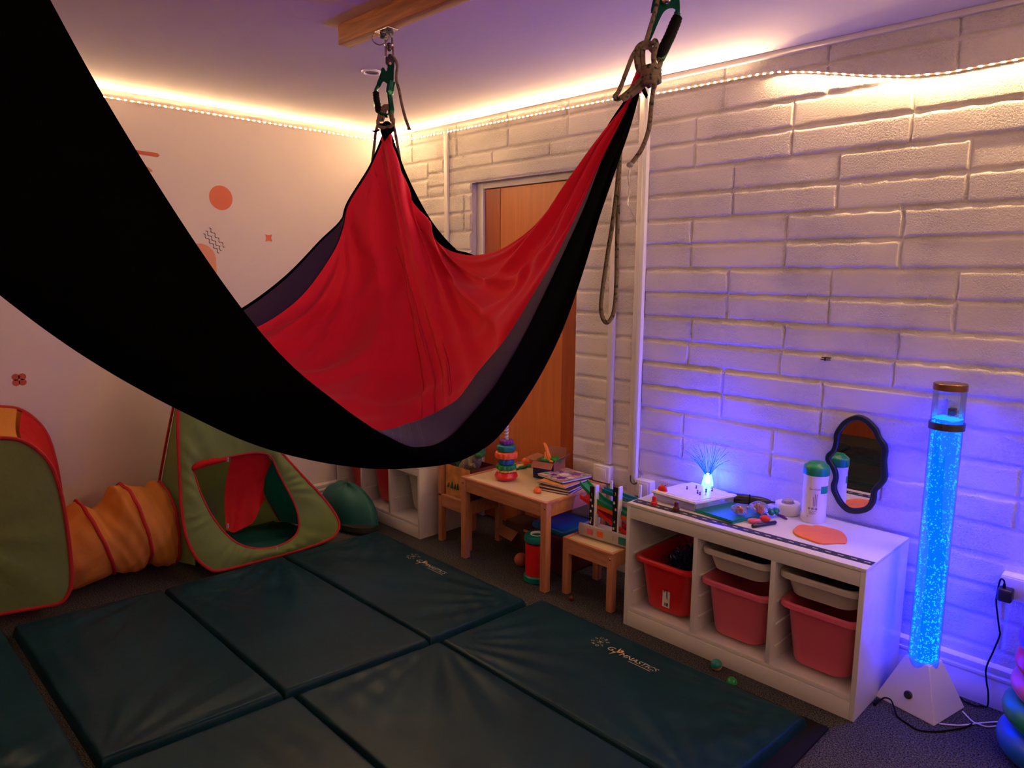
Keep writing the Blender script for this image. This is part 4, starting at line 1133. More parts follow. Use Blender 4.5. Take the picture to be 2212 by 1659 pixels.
bin_('storage_bin', 'bin_pink', 2.866, -.455, .328, .228, 'deep pink bin in the middle bay of the long storage unit', group=g)
bin_('storage_bin', 'bin_grey', 3.190, -.458, .457, .092, 'shallow pale grey bin above a pink bin in the bay next to the bubble tube', group=g)
bin_('storage_bin', 'bin_pink', 3.196, -.455, .345, .240, 'deep pink bin in the bay of the long storage unit next to the bubble tube', group=g)
bin_('storage_bin', 'bin_red', .172, -.455, .345, .24, 'red bin with a pale label nearest the plain wall in the low storage unit', w=.268, dep=.36, group=g)
bin_('storage_bin', 'bin_red', .468, -.455, .345, .24, 'plain red bin in the middle bay of the low storage unit', w=.285, dep=.36, group=g)
bin_('storage_bin', 'bin_white', .775, -.42, .345, .24, 'pale grey-green bin in the end bay of the low storage unit', w=.272, dep=.34, group=g)
# tinsel in the red bin, odds and ends in the shallow bins
mb = MB()
for k in range(900):
    p = Vector((2.57 + rng.normal(0, .035), -.27 + rng.normal(0, .05), .29 + abs(rng.normal(0, .03)))); dd = Vector(rng.normal(0, 1, 3)).normalized() * .016; w_ = dd.orthogonal().normalized() * .0016
    mb.add([p - dd - w_, p + dd - w_, p + dd + w_, p - dd + w_], [(0, 1, 2, 3)])
mb.ball((2.57, -.27, .25), (.075, .10, .055), 16, 10)
solo(mb, 'tinsel', 'tinsel', 'heap of glittering dark blue tinsel inside the labelled red bin', 'tinsel', smooth=0, kind='stuff')
mb = MB()
for k in range(14): mb.box((-.03, -.012, -.006), (.03, .012, .006), .003, M=Matrix.Translation((3.19 + rng.uniform(-.09, .09), -.30 + rng.uniform(-.08, .12), .425 + rng.uniform(0, .02))) @ Matrix.Rotation(rng.uniform(0, 3), 4, 'Z') @ Matrix.Rotation(rng.uniform(-.3, .3), 4, 'X'))
solo(mb, 'odds_and_ends', 'dark_cloth', 'jumble of small dark pieces inside the grey bin next to the bubble tube', 'small toys', kind='stuff')
mb = MB()
for k in range(10): mb.box((-.04, -.015, -.008), (.04, .015, .008), .003, M=Matrix.Translation((2.866 + rng.uniform(-.08, .08), -.29 + rng.uniform(-.08, .12), .415 + rng.uniform(0, .02))) @ Matrix.Rotation(rng.uniform(0, 3), 4, 'Z'))
solo(mb, 'odds_and_ends', 'black_rubber', 'jumble of small black pieces inside the grey bin of the middle bay', 'small toys', kind='stuff')

# ---------------------------------------------------------------- on top of the long storage unit
ZT = .56
mb = MB(); rd = [((2.375 + (3.352 - 2.375) * f, -.4465 + .026 * f + (.004 * math.sin(f * 30) if .2 < f < .5 else 0)), (2.367 + (3.352 - 2.367) * f, -.398 + .016 * f)) for f in np.linspace(0, 1, 60)]
mb.grid([[Vector((a[0], a[1], ZT + .0008)), Vector((b_[0], b_[1], ZT + .0008))] for a, b_ in rd])
for e in (0, 1): mb.grid([[Vector((*q[e], ZT + .0008)) for q in rd], [Vector((*q[e], ZT + .0002)) for q in rd]])
r = solo(mb, 'road_tape', 'road', 'black toy road tape with dashed centre line stuck along the front of the storage unit', 'tape', smooth=0)
mb = MB()
for k in range(22):
    f = (k + .35) / 22; x = 2.371 + .98 * f; y = (-.4465 + .026 * f - .398 + .016 * f) / 2
    mb.box((x, y - .002, ZT + .0008), (x + .020, y + .002, ZT + .0014))
mb.build('centre_dashes', 'road_line', r, smooth=0)

# white plastic tray box with a blue-lit lid
B = [Vector((2.418, -.362, 0)), Vector((2.640, -.375, 0)), Vector((2.700, -.150, 0)), Vector((2.470, -.125, 0))]
cB = sum(B, Vector()) / 4
t = thing('tray_box', 'clear white plastic tray box with a shallow lid beside the glowing fibre lamp', 'box', (cB.x, cB.y, ZT))


def quad_box(mb, P, z0, z1, grow0, grow1):
    c = sum(P, Vector()) / 4
    lo = [c + (p - c) * grow0 + Vector((0, 0, z0)) for p in P]; hi = [c + (p - c) * grow1 + Vector((0, 0, z1)) for p in P]
    tmp = bmesh.new(); vs = [tmp.verts.new(v) for v in lo + hi]
    tmp.faces.new(vs[3::-1]); tmp.faces.new(vs[4:]); [tmp.faces.new((vs[i], vs[(i + 1) % 4], vs[4 + (i + 1) % 4], vs[4 + i])) for i in range(4)]
    bmesh.ops.bevel(tmp, geom=tmp.edges[:], offset=.004, segments=2, affect='EDGES'); mb.take(tmp)


mb = MB(); quad_box(mb, B, ZT + .001, ZT + .036, .96, 1.0); mb.build('tray', 'clear_plastic', t)
mb = MB(); quad_box(mb, B, ZT + .034, ZT + .044, 1.05, 1.05); mb.build('lid', 'white_plastic', t)
mb = MB(); quad_box(mb, [cB + (p - cB) * .9 for p in B], ZT + .043, ZT + .0455, 1, .98); mb.build('lid_panel', 'white_plastic', t)
mb = MB(); rows = []
ctr = Vector((2.455, -.338, ZT + .0460))
mb.ball(ctr, (.024, .013, .026), 18, 10); bmesh.ops.bisect_plane(mb.bm, geom=mb.bm.verts[:] + mb.bm.edges[:] + mb.bm.faces[:], plane_co=ctr, plane_no=(0, 0, 1), clear_inner=True); bmesh.ops.holes_fill(mb.bm, edges=mb.bm.edges)
solo(mb, 'toy_dome', 'red_plastic', 'dark red half-round toy piece standing on the tray box lid', 'toy')
for k, (u, v, lab) in enumerate(((1484, 1054, 'dark toy peg on the tray box lid, the one farthest from the others'), (1504, 1052, 'dark toy peg on the tray box lid right under the lamp'), (1507, 1063, 'dark toy peg of the close pair on the tray box lid, the taller one'), (1512, 1066, 'dark toy peg of the close pair on the tray box lid, the shorter one'), (1525, 1060, 'round-headed dark toy peg on the tray box lid near the pump'), (1538, 1058, 'small dark toy peg at the lid edge beside the black pump'), (1437, 1051, 'dark toy peg at the outer corner of the tray box lid'))):
    p = at(u, v + 3, z=ZT + .0455); mb = MB(); mb.lathe([(.0038, 0), (.0034, .004), (.0018, .007), (.0018, .010), (.0001, .0102)], 10, p); mb.ball(p + Vector((0, 0, .011 + .002 * (k == 2))), .0034 + .001 * (k == 4), 10, 8)
    solo(mb, 'toy_peg', 'dark_red_plastic', lab, 'toy', 'dark pegs on the tray box')


def peg(p, m, label):
    t = thing('peg_figure', label, 'toy figure', p)
    MB().lathe([(.0135, .0), (.0138, .008), (.0128, .014), (.009, .016), (.0088, .018)], 20, p).build('base', m, t)
    MB().lathe([(.0088, .017), (.0088, .032), (.0078, .037), (.004, .040), (.0001, .041)], 20, p).build('body', m, t)


peg(Vector((2.467, -.418, ZT + .0014)), 'red_plastic', 'bright red peg figure standing on the toy road')
peg(Vector((2.574, -.414, ZT + .0014)), 'dark_red_plastic', 'dark maroon peg figure standing on the toy road')

# fibre-optic lamp
LP = Vector((2.525, -.085, ZT))
t = thing('fibre_optic_lamp', 'glowing blue fibre-optic lamp standing against the block wall', 'lamp', LP)
MB().lathe([(.030, .0), (.032, .004), (.026, .012), (.016, .022), (.014, .034), (.018, .040), (.018, .044), (.0001, .044)], 28, LP).build('base', 'black_plastic', t)
mb = MB(); mb.lathe([(.026, .034), (.0235, .050), (.017, .078), (.014, .084), (.0001, .084)], 20, LP); mb.build('glowing_bundle', 'fibre_core', t, smooth=60)
mb = MB()
for k in range(16):
    a = 2 * math.pi * k / 16; mb.tube([LP + Vector((.0085 * math.cos(a), .0085 * math.sin(a), .044)), LP + Vector((.006 * math.cos(a + .4), .006 * math.sin(a + .4), .088))], [.003, .0015], 6)
mb.build('hot_strands', 'fibre_hot', t)
mb = MB()
for k in range(70):
    a = rng.uniform(0, 2 * math.pi); sp = rng.uniform(.1, .75); ln = rng.uniform(.10, .17)
    d0 = Vector((math.cos(a) * sp, min(.25, math.sin(a) * sp), 1)).normalized(); p0 = LP + Vector((.006 * math.cos(a), .006 * math.sin(a), .075))
    pts = [p0 + d0 * (ln * f) + Vector((math.cos(a) * sp * .03 * f * f, 0, -.05 * sp * f * f * f)) for f in np.linspace(0, 1, 8)]
    pts = [Vector((p.x, min(p.y, -.012), p.z)) for p in pts]
    mb.tube(pts, [.0006] * 8, 4)
o = mb.build('fibre_strands', 'fibre', t); o['kind'] = 'stuff'
ld = bpy.data.lights.new('fibre_lamp_light', 'POINT'); ld.energy = FIBRE_W; ld.color = FIBRE_COL; ld.shadow_soft_size = .012
lo = bpy.data.objects.new('fibre_lamp_light', ld); COL.objects.link(lo); lo.location = LP + Vector((0, -.006, .097)); lo.parent = t; lo.matrix_parent_inverse = Matrix.Translation(-LP)

# teal foam board, pump, bags, marker, tape, wipes, dough
TB = [Vector((2.632, -.372, 0)), Vector((2.818, -.392, 0)), Vector((2.872, -.200, 0)), Vector((2.690, -.165, 0))]
mb = MB(); quad_box(mb, TB, ZT + .001, ZT + .013, 1, 1); solo(mb, 'foam_board', 'teal_plastic', 'teal foam board lying flat on the storage unit', 'board')
t = thing('balloon_pump', 'black plastic hand balloon pump lying behind the teal board', 'pump', (2.72, -.13, ZT))
pA_, pB_ = Vector((2.652, -.158, ZT + .024)), Vector((2.862, -.052, ZT + .022)); dr = (pB_ - pA_).normalized()
mb = MB(); mb.tube([pA_ + dr * s_ for s_ in (0, .004, .10, .104)], [.017, .021, .021, .017], 18); mb.build('barrel', 'black_plastic', t)
mb = MB(); mb.tube([pA_ + dr * s_ for s_ in (.104, .108, .15, .175, .19)], [.018, .0185, .0175, .012, .006], 18); mb.build('handle', 'black_plastic', t)
mb = MB(); mb.tube([pA_ + dr * s_ for s_ in (.188, .205, .222)], [.005, .0035, .0025], 10); mb.build('nozzle', 'black_plastic', t)
mb = MB(); mb.tube([pA_ + dr * .1, pA_ + dr * .106], .022, 18); mb.build('collar', 'black_rubber', t)


def zip_bag(c, s_, cols, label, rot=0):
    t = thing('zip_bag', label, 'bag', c)
    mb = MB(); rows = []
    for i in range(17):
        f = i / 16; rr = math.sin(math.pi * min(1, f * .96 + .02)) ** .6; ring = []
        for k in range(24):
            a = 2 * math.pi * k / 24; q = 1 + .10 * math.sin(3 * a + f * 7) + .06 * math.sin(7 * a + 3 * f)
            ring.append(c + Vector((s_ * rr * q * math.cos(a), s_ * .75 * rr * q * math.sin(a), max(.0008, s_ * 1.35 * f))))
        rows.append(ring)
    mb.loft(rows); mb.build('clear_bag', 'bag', t, smooth=80)
    for k, m in enumerate(cols):
        mb = MB()
        for j in range(4):
            p = c + Vector((rng.uniform(-.55, .55) * s_, rng.uniform(-.5, .3) * s_, s_ * rng.uniform(.3, .85)))
            if k % 2: mb.ball(p, (s_ * .26, s_ * .2, s_ * .24), 10, 8)
            else:
                for a_ in range(5): mb.ball(p + Vector((math.cos(a_ * 1.2566), -.2, math.sin(a_ * 1.2566))) * s_ * .16, s_ * .12, 8, 6)
        mb.build('toy_pieces', m, t)


zip_bag(Vector((2.800, -.300, ZT + .0135)), .034, ['sticker_peach', 'red_plastic'], 'clear bag of pale pink flower shapes on the teal board, nearer the marker')
zip_bag(Vector((2.845, -.225, ZT + .0135)), .038, ['sticker_orange', 'bin_pink', 'sticker_peach'], 'clear bag of coral and pink shapes behind the flower bag')
mb = MB(); c0 = Vector((2.885, -.185, ZT + .012))
for k in range(7): mb.ball(c0 + Vector((rng.uniform(-.015, .02), rng.uniform(-.02, .02), rng.uniform(-.002, .02))), rng.uniform(.008, .013), 10, 8)
solo(mb, 'putty_lump', 'teal_plastic', 'lump of teal putty beside the clear bags', 'putty')
mb = MB(); mb.tube([(2.885, -.16, ZT + .006), (2.925, -.17, ZT + .006), (2.945, -.185, ZT + .005)], [.004, .006, .003], 10); solo(mb, 'toy_feather', 'purple_plastic', 'small purple-grey toy spike next to the white tape roll', 'toy')
mb = MB(); mb.ball((2.872, -.318, ZT + .011), (.026, .016, .0105), 16, 10, M=Matrix.Rotation(.6, 4, 'Z')); solo(mb, 'eraser', 'bin_pink', 'flat coral pink eraser touching the black marker', 'eraser')
mb = MB(); mb.ball((2.893, -.268, ZT + .014), (.022, .016, .0135), 14, 10); solo(mb, 'putty_lump', 'red_plastic', 'round red lump between the bags and the black marker', 'putty')
t = thing('marker_pen', 'black marker pen lying at the front of the bags', 'marker', (2.91, -.31, ZT))
a_, b_ = Vector((2.893, -.374, ZT + .0085)), Vector((2.937, -.262, ZT + .0085)); dr = (b_ - a_).normalized()
MB().tube([a_ + dr * s_ for s_ in (0, .003, .035, .0352)], [.006, .0083, .0083, .006], 14).build('cap', 'black_plastic', t)
MB().tube([a_ + dr * s_ for s_ in (.035, .037, .115, .119)], [.0068, .0074, .0074, .005], 14).build('barrel', 'black_plastic', t)
t = thing('tape_roll', 'wide white roll of tape lying flat beside the wipes tub', 'tape roll', (2.905, -.095, ZT))
MB().lathe([(.026, .001), (.048, .001), (.0495, .003), (.0495, .043), (.048, .045), (.026, .045), (.026, .001)], 40, (2.905, -.095, ZT)).build('roll', 'white_plastic', t)
MB().lathe([(.0245, .0005), (.026, .0005), (.026, .0455), (.0245, .0455), (.0245, .0005)], 36, (2.905, -.095, ZT)).build('core', 'card', t)
mb = MB(); mb.lathe([(.020, .030), (.024, .034), (.022, .056), (.012, .064), (.0001, .065)], 24, (2.905, -.095, ZT)); solo(mb, 'clear_cap', 'clear_plastic', 'small clear dome cap resting inside the white tape roll', 'cap')

WC = Vector((3.018, -.108, ZT))
t = thing('wipes_tub', 'tall white wipes canister with a green lid in front of the wavy mirror', 'canister', WC)
MB().lathe([(.0001, 0), (.044, 0), (.047, .004), (.047, .030), (.0462, .034), (.0462, .175), (.0475, .180), (.0475, .196), (.0001, .196)], 48, WC).build('body', 'white_plastic', t)
MB().lathe([(.0488, .194), (.0493, .198), (.0490, .224), (.045, .231), (.036, .236), (.030, .243), (.016, .245), (.0001, .245)], 48, WC).build('lid', 'wipe_green', t)


def on_can(V, Fc, a0, z0, r=.0470):
    out = []
    for x, y, *_ in V:
        a = a0 + x / r; out.append(WC + Vector((r * math.cos(a), r * math.sin(a), z0 + y)))
    return out, Fc


a_face = math.radians(-68)
mb = MB(); V, Fc = text_geo('Sani-Cloth', .0105, 'CENTER'); mb.add(*on_can(V, Fc, a_face, .138))
for k in range(3):
    nx = 9; V = [(-.004 + .0035 * k + .0008 * (i % 2), .065 + .055 * (i // 2) / 1, 0) for i in range(4)]
    mb.add(*on_can([(-.004 + .006 * k, .0, 0), (-.0025 + .006 * k, 0, 0), (-.0025 + .006 * k, .05 - .012 * (k == 0), 0), (-.004 + .006 * k, .05 - .012 * (k == 0), 0)], [(0, 1, 2, 3)], a_face, .072))
for k in range(3):
    n = 16; V = [(-.018 + .013 * k + .0048 * math.cos(2 * math.pi * i / n), .0048 * math.sin(2 * math.pi * i / n), 0) for i in range(n)] + [(-.018 + .013 * k + .0034 * math.cos(2 * math.pi * i / n), .0034 * math.sin(2 * math.pi * i / n), 0) for i in range(n)]
    mb.add(*on_can(V, [(i, (i + 1) % n, n + (i + 1) % n, n + i) for i in range(n)], a_face, .062))
    mb.add(*on_can([(-.0195 + .013 * k, -.002, 0), (-.0165 + .013 * k, -.002, 0), (-.0165 + .013 * k, .002, 0), (-.0195 + .013 * k, .002, 0)], [(0, 1, 2, 3)], a_face, .062))
for k, (zz, w_) in enumerate(((.050, .030), (.046, .022), (.042, .026), (.038, .018), (.027, .020), (.030, .006), (.0265, .007))):
    x0 = -.018 if k < 5 else -.026
    mb.add(*on_can([(x0, 0, 0), (x0 + w_ / 2, 0, 0), (x0 + w_, 0, 0), (x0 + w_, .001, 0), (x0 + w_ / 2, .001, 0), (x0, .001, 0)], [(0, 1, 4, 5), (1, 2, 3, 4)], a_face, zz))
mb.build('label_print', 'ink', t, smooth=0)
mb = MB(); q = np.linspace(.022, .062, 12)
mb.add(*on_can([(x, 0, 0) for x in q] + [(x, .030, 0) for x in q], [(i, i + 1, 13 + i, 12 + i) for i in range(11)], a_face, .124)); mb.build('green_label', 'wipe_label', t, smooth=0)

mb = MB(); c0 = Vector((3.100, -.268, 0)); o_ = []
dough = [(1713, 1148), (1722, 1137), (1735, 1134.5), (1752, 1137), (1768, 1136), (1790, 1141), (1806, 1145), (1820, 1151), (1828, 1160), (1830, 1168), (1826, 1174), (1808, 1174), (1785, 1175), (1765, 1173), (1748, 1167), (1732, 1161), (1721, 1157)]
o_ = cr([at(u, v, z=ZT + .003) for u, v in dough], 4, True); c0 = sum(o_, Vector()) / len(o_)
mb.loft([[Vector((p.x, p.y, ZT + .0008)) for p in o_]] + [[c0 + (p - c0) * f + Vector((0, 0, dz)) for p in o_] for f, dz in ((1.0, .0015), (.985, .0035), (.95, .0045), (.6, .0048), (.2, .005))])
solo(mb, 'dough_sheet', 'dough', 'flat round sheet of orange play dough on the storage unit', 'play dough', smooth=60)

# wavy mirror on the wall
out = [(1846.6, 897), (1864, 900), (1878, 908.5), (1895, 927), (1902, 944), (1913.6, 960.7), (1916, 977), (1913.6, 996), (1914.5, 1014.7), (1914.5, 1037), (1904, 1052), (1893, 1063), (1891, 1078), (1886, 1093), (1873.6, 1106), (1849, 1110.6), (1827.5, 1106), (1810.6, 1090.6), (1801, 1073.7), (1795, 1060), (1794.4, 1046), (1799, 1029), (1793, 1010.7), (1783, 996), (1784, 982), (1795, 970.8), (1800, 955), (1801, 938), (1811, 919.7), (1826, 905)]
O = cr([at(u, v, y=-.016) for u, v in out], 5, True); c0 = sum(O, Vector()) / len(O); n_ = len(O); I = []
for i, p in enumerate(O):
    tg = (O[(i + 2) % n_] - O[i - 2]).normalized(); nn = tg.cross(Vector((0, 1, 0))); nn = nn if nn.dot(c0 - p) > 0 else -nn; I.append(p + nn * .021)
for _ in range(6): I = [(I[i - 1] + I[i] * 2 + I[(i + 1) % n_]) / 4 for i in range(n_)]
t = thing('wall_mirror', 'wavy-edged mirror in a dark green frame on the block wall', 'mirror', (c0.x, -.01, min(p.z for p in O)))
Y = lambda pts, y: [Vector((p.x, y, p.z)) for p in pts]
mid = [a.lerp(b, .5) for a, b in zip(O, I)]
mb = MB(); mb.loft([Y(O, .001), Y(O, -.014), Y([a.lerp(b, .12) for a, b in zip(O, I)], -.019), Y([a.lerp(b, .85) for a, b in zip(O, I)], -.019), Y(I, -.014), Y(I, -.007)], False, False); mb.build('frame', 'mirror_frame', t, smooth=50)
mb = MB(); mb.add(Y([a.lerp(b, -.05) for a, b in zip(I, O)], -.0085), [tuple(range(n_))]); mb.build('glass', 'mirror', t, smooth=0)

# ---------------------------------------------------------------- bubble tube
BC = Vector((3.462, -.185, 0))
t = thing('bubble_tube', 'tall glowing blue bubble tube on a white pyramid base', 'bubble tube lamp', BC)
base = [Vector((3.345, -.245, 0)), Vector((3.557, -.290, 0)), Vector((3.600, -.085, 0)), Vector((3.385, -.045, 0))]
cb = sum(base, Vector()) / 4; BC = Vector((cb.x, cb.y, 0)); tr = .0505
up_ = [BC + (p - cb) * .40 + Vector((0, 0, .175)) for p in base]
mb = MB(); tmp = bmesh.new(); vs = [tmp.verts.new(v) for v in base + up_]
tmp.faces.new(vs[3::-1]); tmp.faces.new(vs[4:]); [tmp.faces.new((vs[i], vs[(i + 1) % 4], vs[4 + (i + 1) % 4], vs[4 + i])) for i in range(4)]
bmesh.ops.bevel(tmp, geom=tmp.edges[:], offset=.003, segments=2, affect='EDGES'); mb.take(tmp); mb.build('pyramid_base', 'white_lam', t)
fn = (base[1] - base[0]).cross(up_[0] - base[0]).normalized(); pc = plane_at(1962, 1501, base[0], fn)
mb = MB(); mb.tube([pc - fn * .004, pc + fn * .004, pc + fn * .007], [.0145, .0145, .011], 20); mb.build('push_button', 'black_plastic', t)
Z0, ZTOP, ZW = .135, 1.155, 1.055
MB().lathe([(tr, Z0 - .03), (tr, ZTOP)], 56, BC, caps=False).build('acrylic_tube', 'acrylic', t, smooth=60)
w_ = MB(); w_.lathe([(.0001, Z0 + .012), (tr - .015, Z0 + .012), (tr - .015, ZW - .012), (.0001, ZW - .011)], 48, BC); w_.build('water', 'water', t, smooth=60)
w_ = MB(); w_.lathe([(tr - .003, Z0 + .010), (tr - .003, ZW)], 48, BC, caps=False); w_.build('water', 'water_skin', t, smooth=60)
MB().lathe([(.0001, Z0 + .004), (tr - .004, Z0 + .004), (tr - .004, Z0 + .009), (.0001, Z0 + .0095)], 40, BC).lathe([(tr - .0015, Z0 - .035), (tr - .0015, Z0 - .002), (tr - .004, Z0 + .008)], 48, BC, caps=False).build('lamp_disc', 'tube_lamp', t)  # disc is the base lamp; the ring round it is added cyan glow
mb = MB(); rows = []
for i in range(9):
    rr = (tr - .0035) * i / 8; rows.append([BC + Vector((rr * math.cos(2 * math.pi * k / 48), rr * math.sin(2 * math.pi * k / 48), ZW + .003 * math.sin(3 * 2 * math.pi * k / 48 + i) + .002 * math.sin(7 * 2 * math.pi * k / 48 - i * 1.7))) for k in range(48)])
mb.loft(rows, True, False); mb.build('surface_foam', 'foam', t, smooth=180)
MB().lathe([(.0001, ZTOP - .001), (tr + .002, ZTOP - .001), (tr + .002, ZTOP + .020), (tr, ZTOP + .022), (.0001, ZTOP + .022)], 56, BC).build('cap', 'bronze', t)
mb = MB(); mb.lathe([(tr + .001, 1.018), (tr + .005, 1.018), (tr + .005, 1.043), (tr + .001, 1.043), (tr + .001, 1.018)], 56, BC); mb.box((BC.x - .012, BC.y + tr, 1.022), (BC.x + .012, -.004, 1.039), .002); mb.build('holding_band', 'dark_steel', t)
p = at(2058, 889, y=-.01); MB().box((p.x - .011, -.03, p.z - .013), (p.x + .011, .003, p.z + .013), .002).build('wall_bracket', 'black_plastic', t)
ico = bmesh.new(); bmesh.ops.create_icosphere(ico, subdivisions=1, radius=1); iv = [v.co.copy() for v in ico.verts]; ifc = [tuple(v.index for v in f.verts) for f in ico.faces]; ico.free()
mb = MB(); V = []; Fc = []
for k in range(1500):
    f = rng.uniform(0, 1) ** 1.25; z = Z0 + .02 + f * (ZW - Z0 - .03); sp = min(tr - .006, .014 + .06 * f ** .6)
    a = rng.uniform(0, 2 * math.pi); a = a - .55 * (1 - f) * math.sin(a + 1.0); r_ = rng.uniform(tr - .0125, tr - .0062); s_ = rng.uniform(.0013, .0027)
    c0 = BC + Vector((r_ * math.cos(a), r_ * math.sin(a), z)); n0 = len(V); V += [c0 + q * s_ for q in iv]; Fc += [tuple(i + n0 for i in q) for q in ifc]
mb.add(V, Fc); o = mb.build('bubbles', 'bubble', t); o['kind'] = 'stuff'
mb = MB(); c0 = BC + Vector((-.004, -.03, .885)); mb.ball(c0, (.012, .003, .008), 12, 8); mb.add([c0 + Vector(q) for q in ((.010, 0, 0), (.018, 0, .007), (.018, 0, -.007), (.013, .001, 0))], [(0, 1, 3), (0, 3, 2)]); mb.build('toy_fish', 'fish', t)

# cords and plug
t = thing('power_adaptor', 'black plug-in power adaptor with its cord in the socket box by the bubble tube', 'adaptor', (3.678, -.07, .42))
mb = MB(); mb.box((3.655, -.095, .432), (3.70, -.05, .478), .008, 3); mb.build('plug_body', 'black_plastic', t)
mb = MB(); mb.tube([(3.672, -.075, .476), (3.672, -.075, .492)], [.006, .004], 10); mb.build('strain_relief', 'black_rubber', t)
cd = [(3.672, -.075, .492), (3.668, -.07, .502), (3.655, -.05, .495), (3.648, -.035, .45), (3.647, -.03, .40), (3.664, -.03, .31), (3.668, -.03, .285), (3.655, -.03, .22), (3.640, -.032, .15), (3.645, -.03, .10), (3.655, -.035, .06), (3.658, -.04, .012), (3.64, -.045, .008), (3.628, -.055, .006), (3.605, -.055, .006), (3.59, -.06, .010), (3.575, -.062, .02)]
MB().tube(cr(cd, 6), .0028, 8).build('cord', 'black_rubber', t)
mb = MB(); mb.tube(cr([(3.372, -.275, .004), (3.385, -.262, .018), (3.41, -.275, .026), (3.43, -.30, .016), (3.45, -.325, .004), (3.49, -.345, .004), (3.53, -.355, .004), (3.58, -.31, .004), (3.625, -.24, .004), (3.64, -.205, .004), (3.645, -.18, .004)], 7), .0028, 8)
mb.box((3.362, -.312, .001), (3.374, -.275, .012), .003)
solo(mb, 'cable', 'black_rubber', 'black cable curling over the carpet round the front of the pyramid base', 'cable')
mb = MB(); mb.tube(cr([(3.565, -.265, .004), (3.60, -.24, .004), (3.625, -.215, .004), (3.665, -.155, .004), (3.72, -.09, .006)], 6), .0026, 8); mb.tube(cr([(3.602, -.125, .004), (3.64, -.165, .004), (3.665, -.175, .008), (3.69, -.16, .004), (3.73, -.10, .004)], 6), .0026, 8)
solo(mb, 'cable', 'cord_white', 'thin white cable lying on the carpet behind the pyramid base', 'cable')

# ---------------------------------------------------------------- stack of big soft rings at the picture edge
RC = Vector((3.905, -.215, 0))
rr_ = [('blue_plastic', 'soft blue ring at the bottom of the rainbow stack', .185, .062), ('green_plastic', 'soft green ring second from the bottom of the rainbow stack', .178, .052), ('bin_pink', 'soft coral pink ring of the rainbow stack resting on the green one', .162, .046), ('red_plastic', 'soft red ring of the rainbow stack above the coral one', .158, .040), ('purple_plastic', 'soft purple ring second from the top of the rainbow stack', .155, .040), ('pebble_blue', 'pale blue ball shape crowning the rainbow ring stack', .13, .05)]
z = 0.001
for m, lab, R_, r_ in rr_:
    r_ *= .89
    mb = MB(); mb.torus(RC + Vector((0, 0, z + r_)), R_ - r_, r_, 48, 16)
    if 'ball' in lab: mb.ball(RC + Vector((0, 0, z + r_ * 1.15)), (R_ - r_, R_ - r_, r_ * 1.05), 28, 14)
    solo(mb, 'soft_ring', m, lab, 'ring toy', 'rainbow stack of soft rings'); z += r_ * 2 + .0005

# ---------------------------------------------------------------- small wooden table, chair, stool
def leg(x, y, w, h, par, m='pine', ins=.004):
    MB().box((x, y, 0), (x + w, y + w, h), ins).build('leg', m, par)


TX0, TX1, TY0, TY1, TZ = 1.288, 1.916, -.498, -.035, .455
t = thing('activity_table', 'small pine play table with a pale top covered in toys', 'table', ((TX0 + TX1) / 2, (TY0 + TY1) / 2, 0))
w = .038
for x in (TX0, TX1 - w):
    for y in (TY0, TY1 - w): leg(x, y, w, TZ - .006, t)
for y in (TY0 + .006, TY1 - .022): MB().box((TX0 + .012, y, TZ - .078), (TX1 - .012, y + .016, TZ - .002), .002).build('apron', 'pine_h', t)
for x in (TX0 + .006, TX1 - .022): MB().box((x, TY0 + .012, TZ - .078), (x + .016, TY1 - .012, TZ - .002), .002).build('apron', 'pine', t)
mb = MB()
for lo, hi in (((TX0, TY0, TZ - .012), (TX1, TY0 + .018, TZ)), ((TX0, TY1 - .018, TZ - .012), (TX1, TY1, TZ)), ((TX0, TY0 + .017, TZ - .012), (TX0 + .018, TY1 - .017, TZ)), ((TX1 - .018, TY0 + .017, TZ - .012), (TX1, TY1 - .017, TZ))): mb.box(lo, hi, .002)
mb.build('edge_lip', 'pine_h', t)
MB().box((TX0 + .012, TY0 + .012, TZ - .012), (TX1 - .012, TY1 - .012, TZ - .004)).build('tabletop', 'tabletop', t)
for x in (TX0 + .012, TX1 - .016): MB().lathe([(.0001, 0), (.0055, 0), (.0055, .002), (.004, .003), (.0001, .003)], 14, (x + .006, TY0 + .001, TZ - .03), M=Matrix.Rotation(math.pi / 2, 4, 'X')).build('bolt', 'steel', t)
TT = TZ - .004


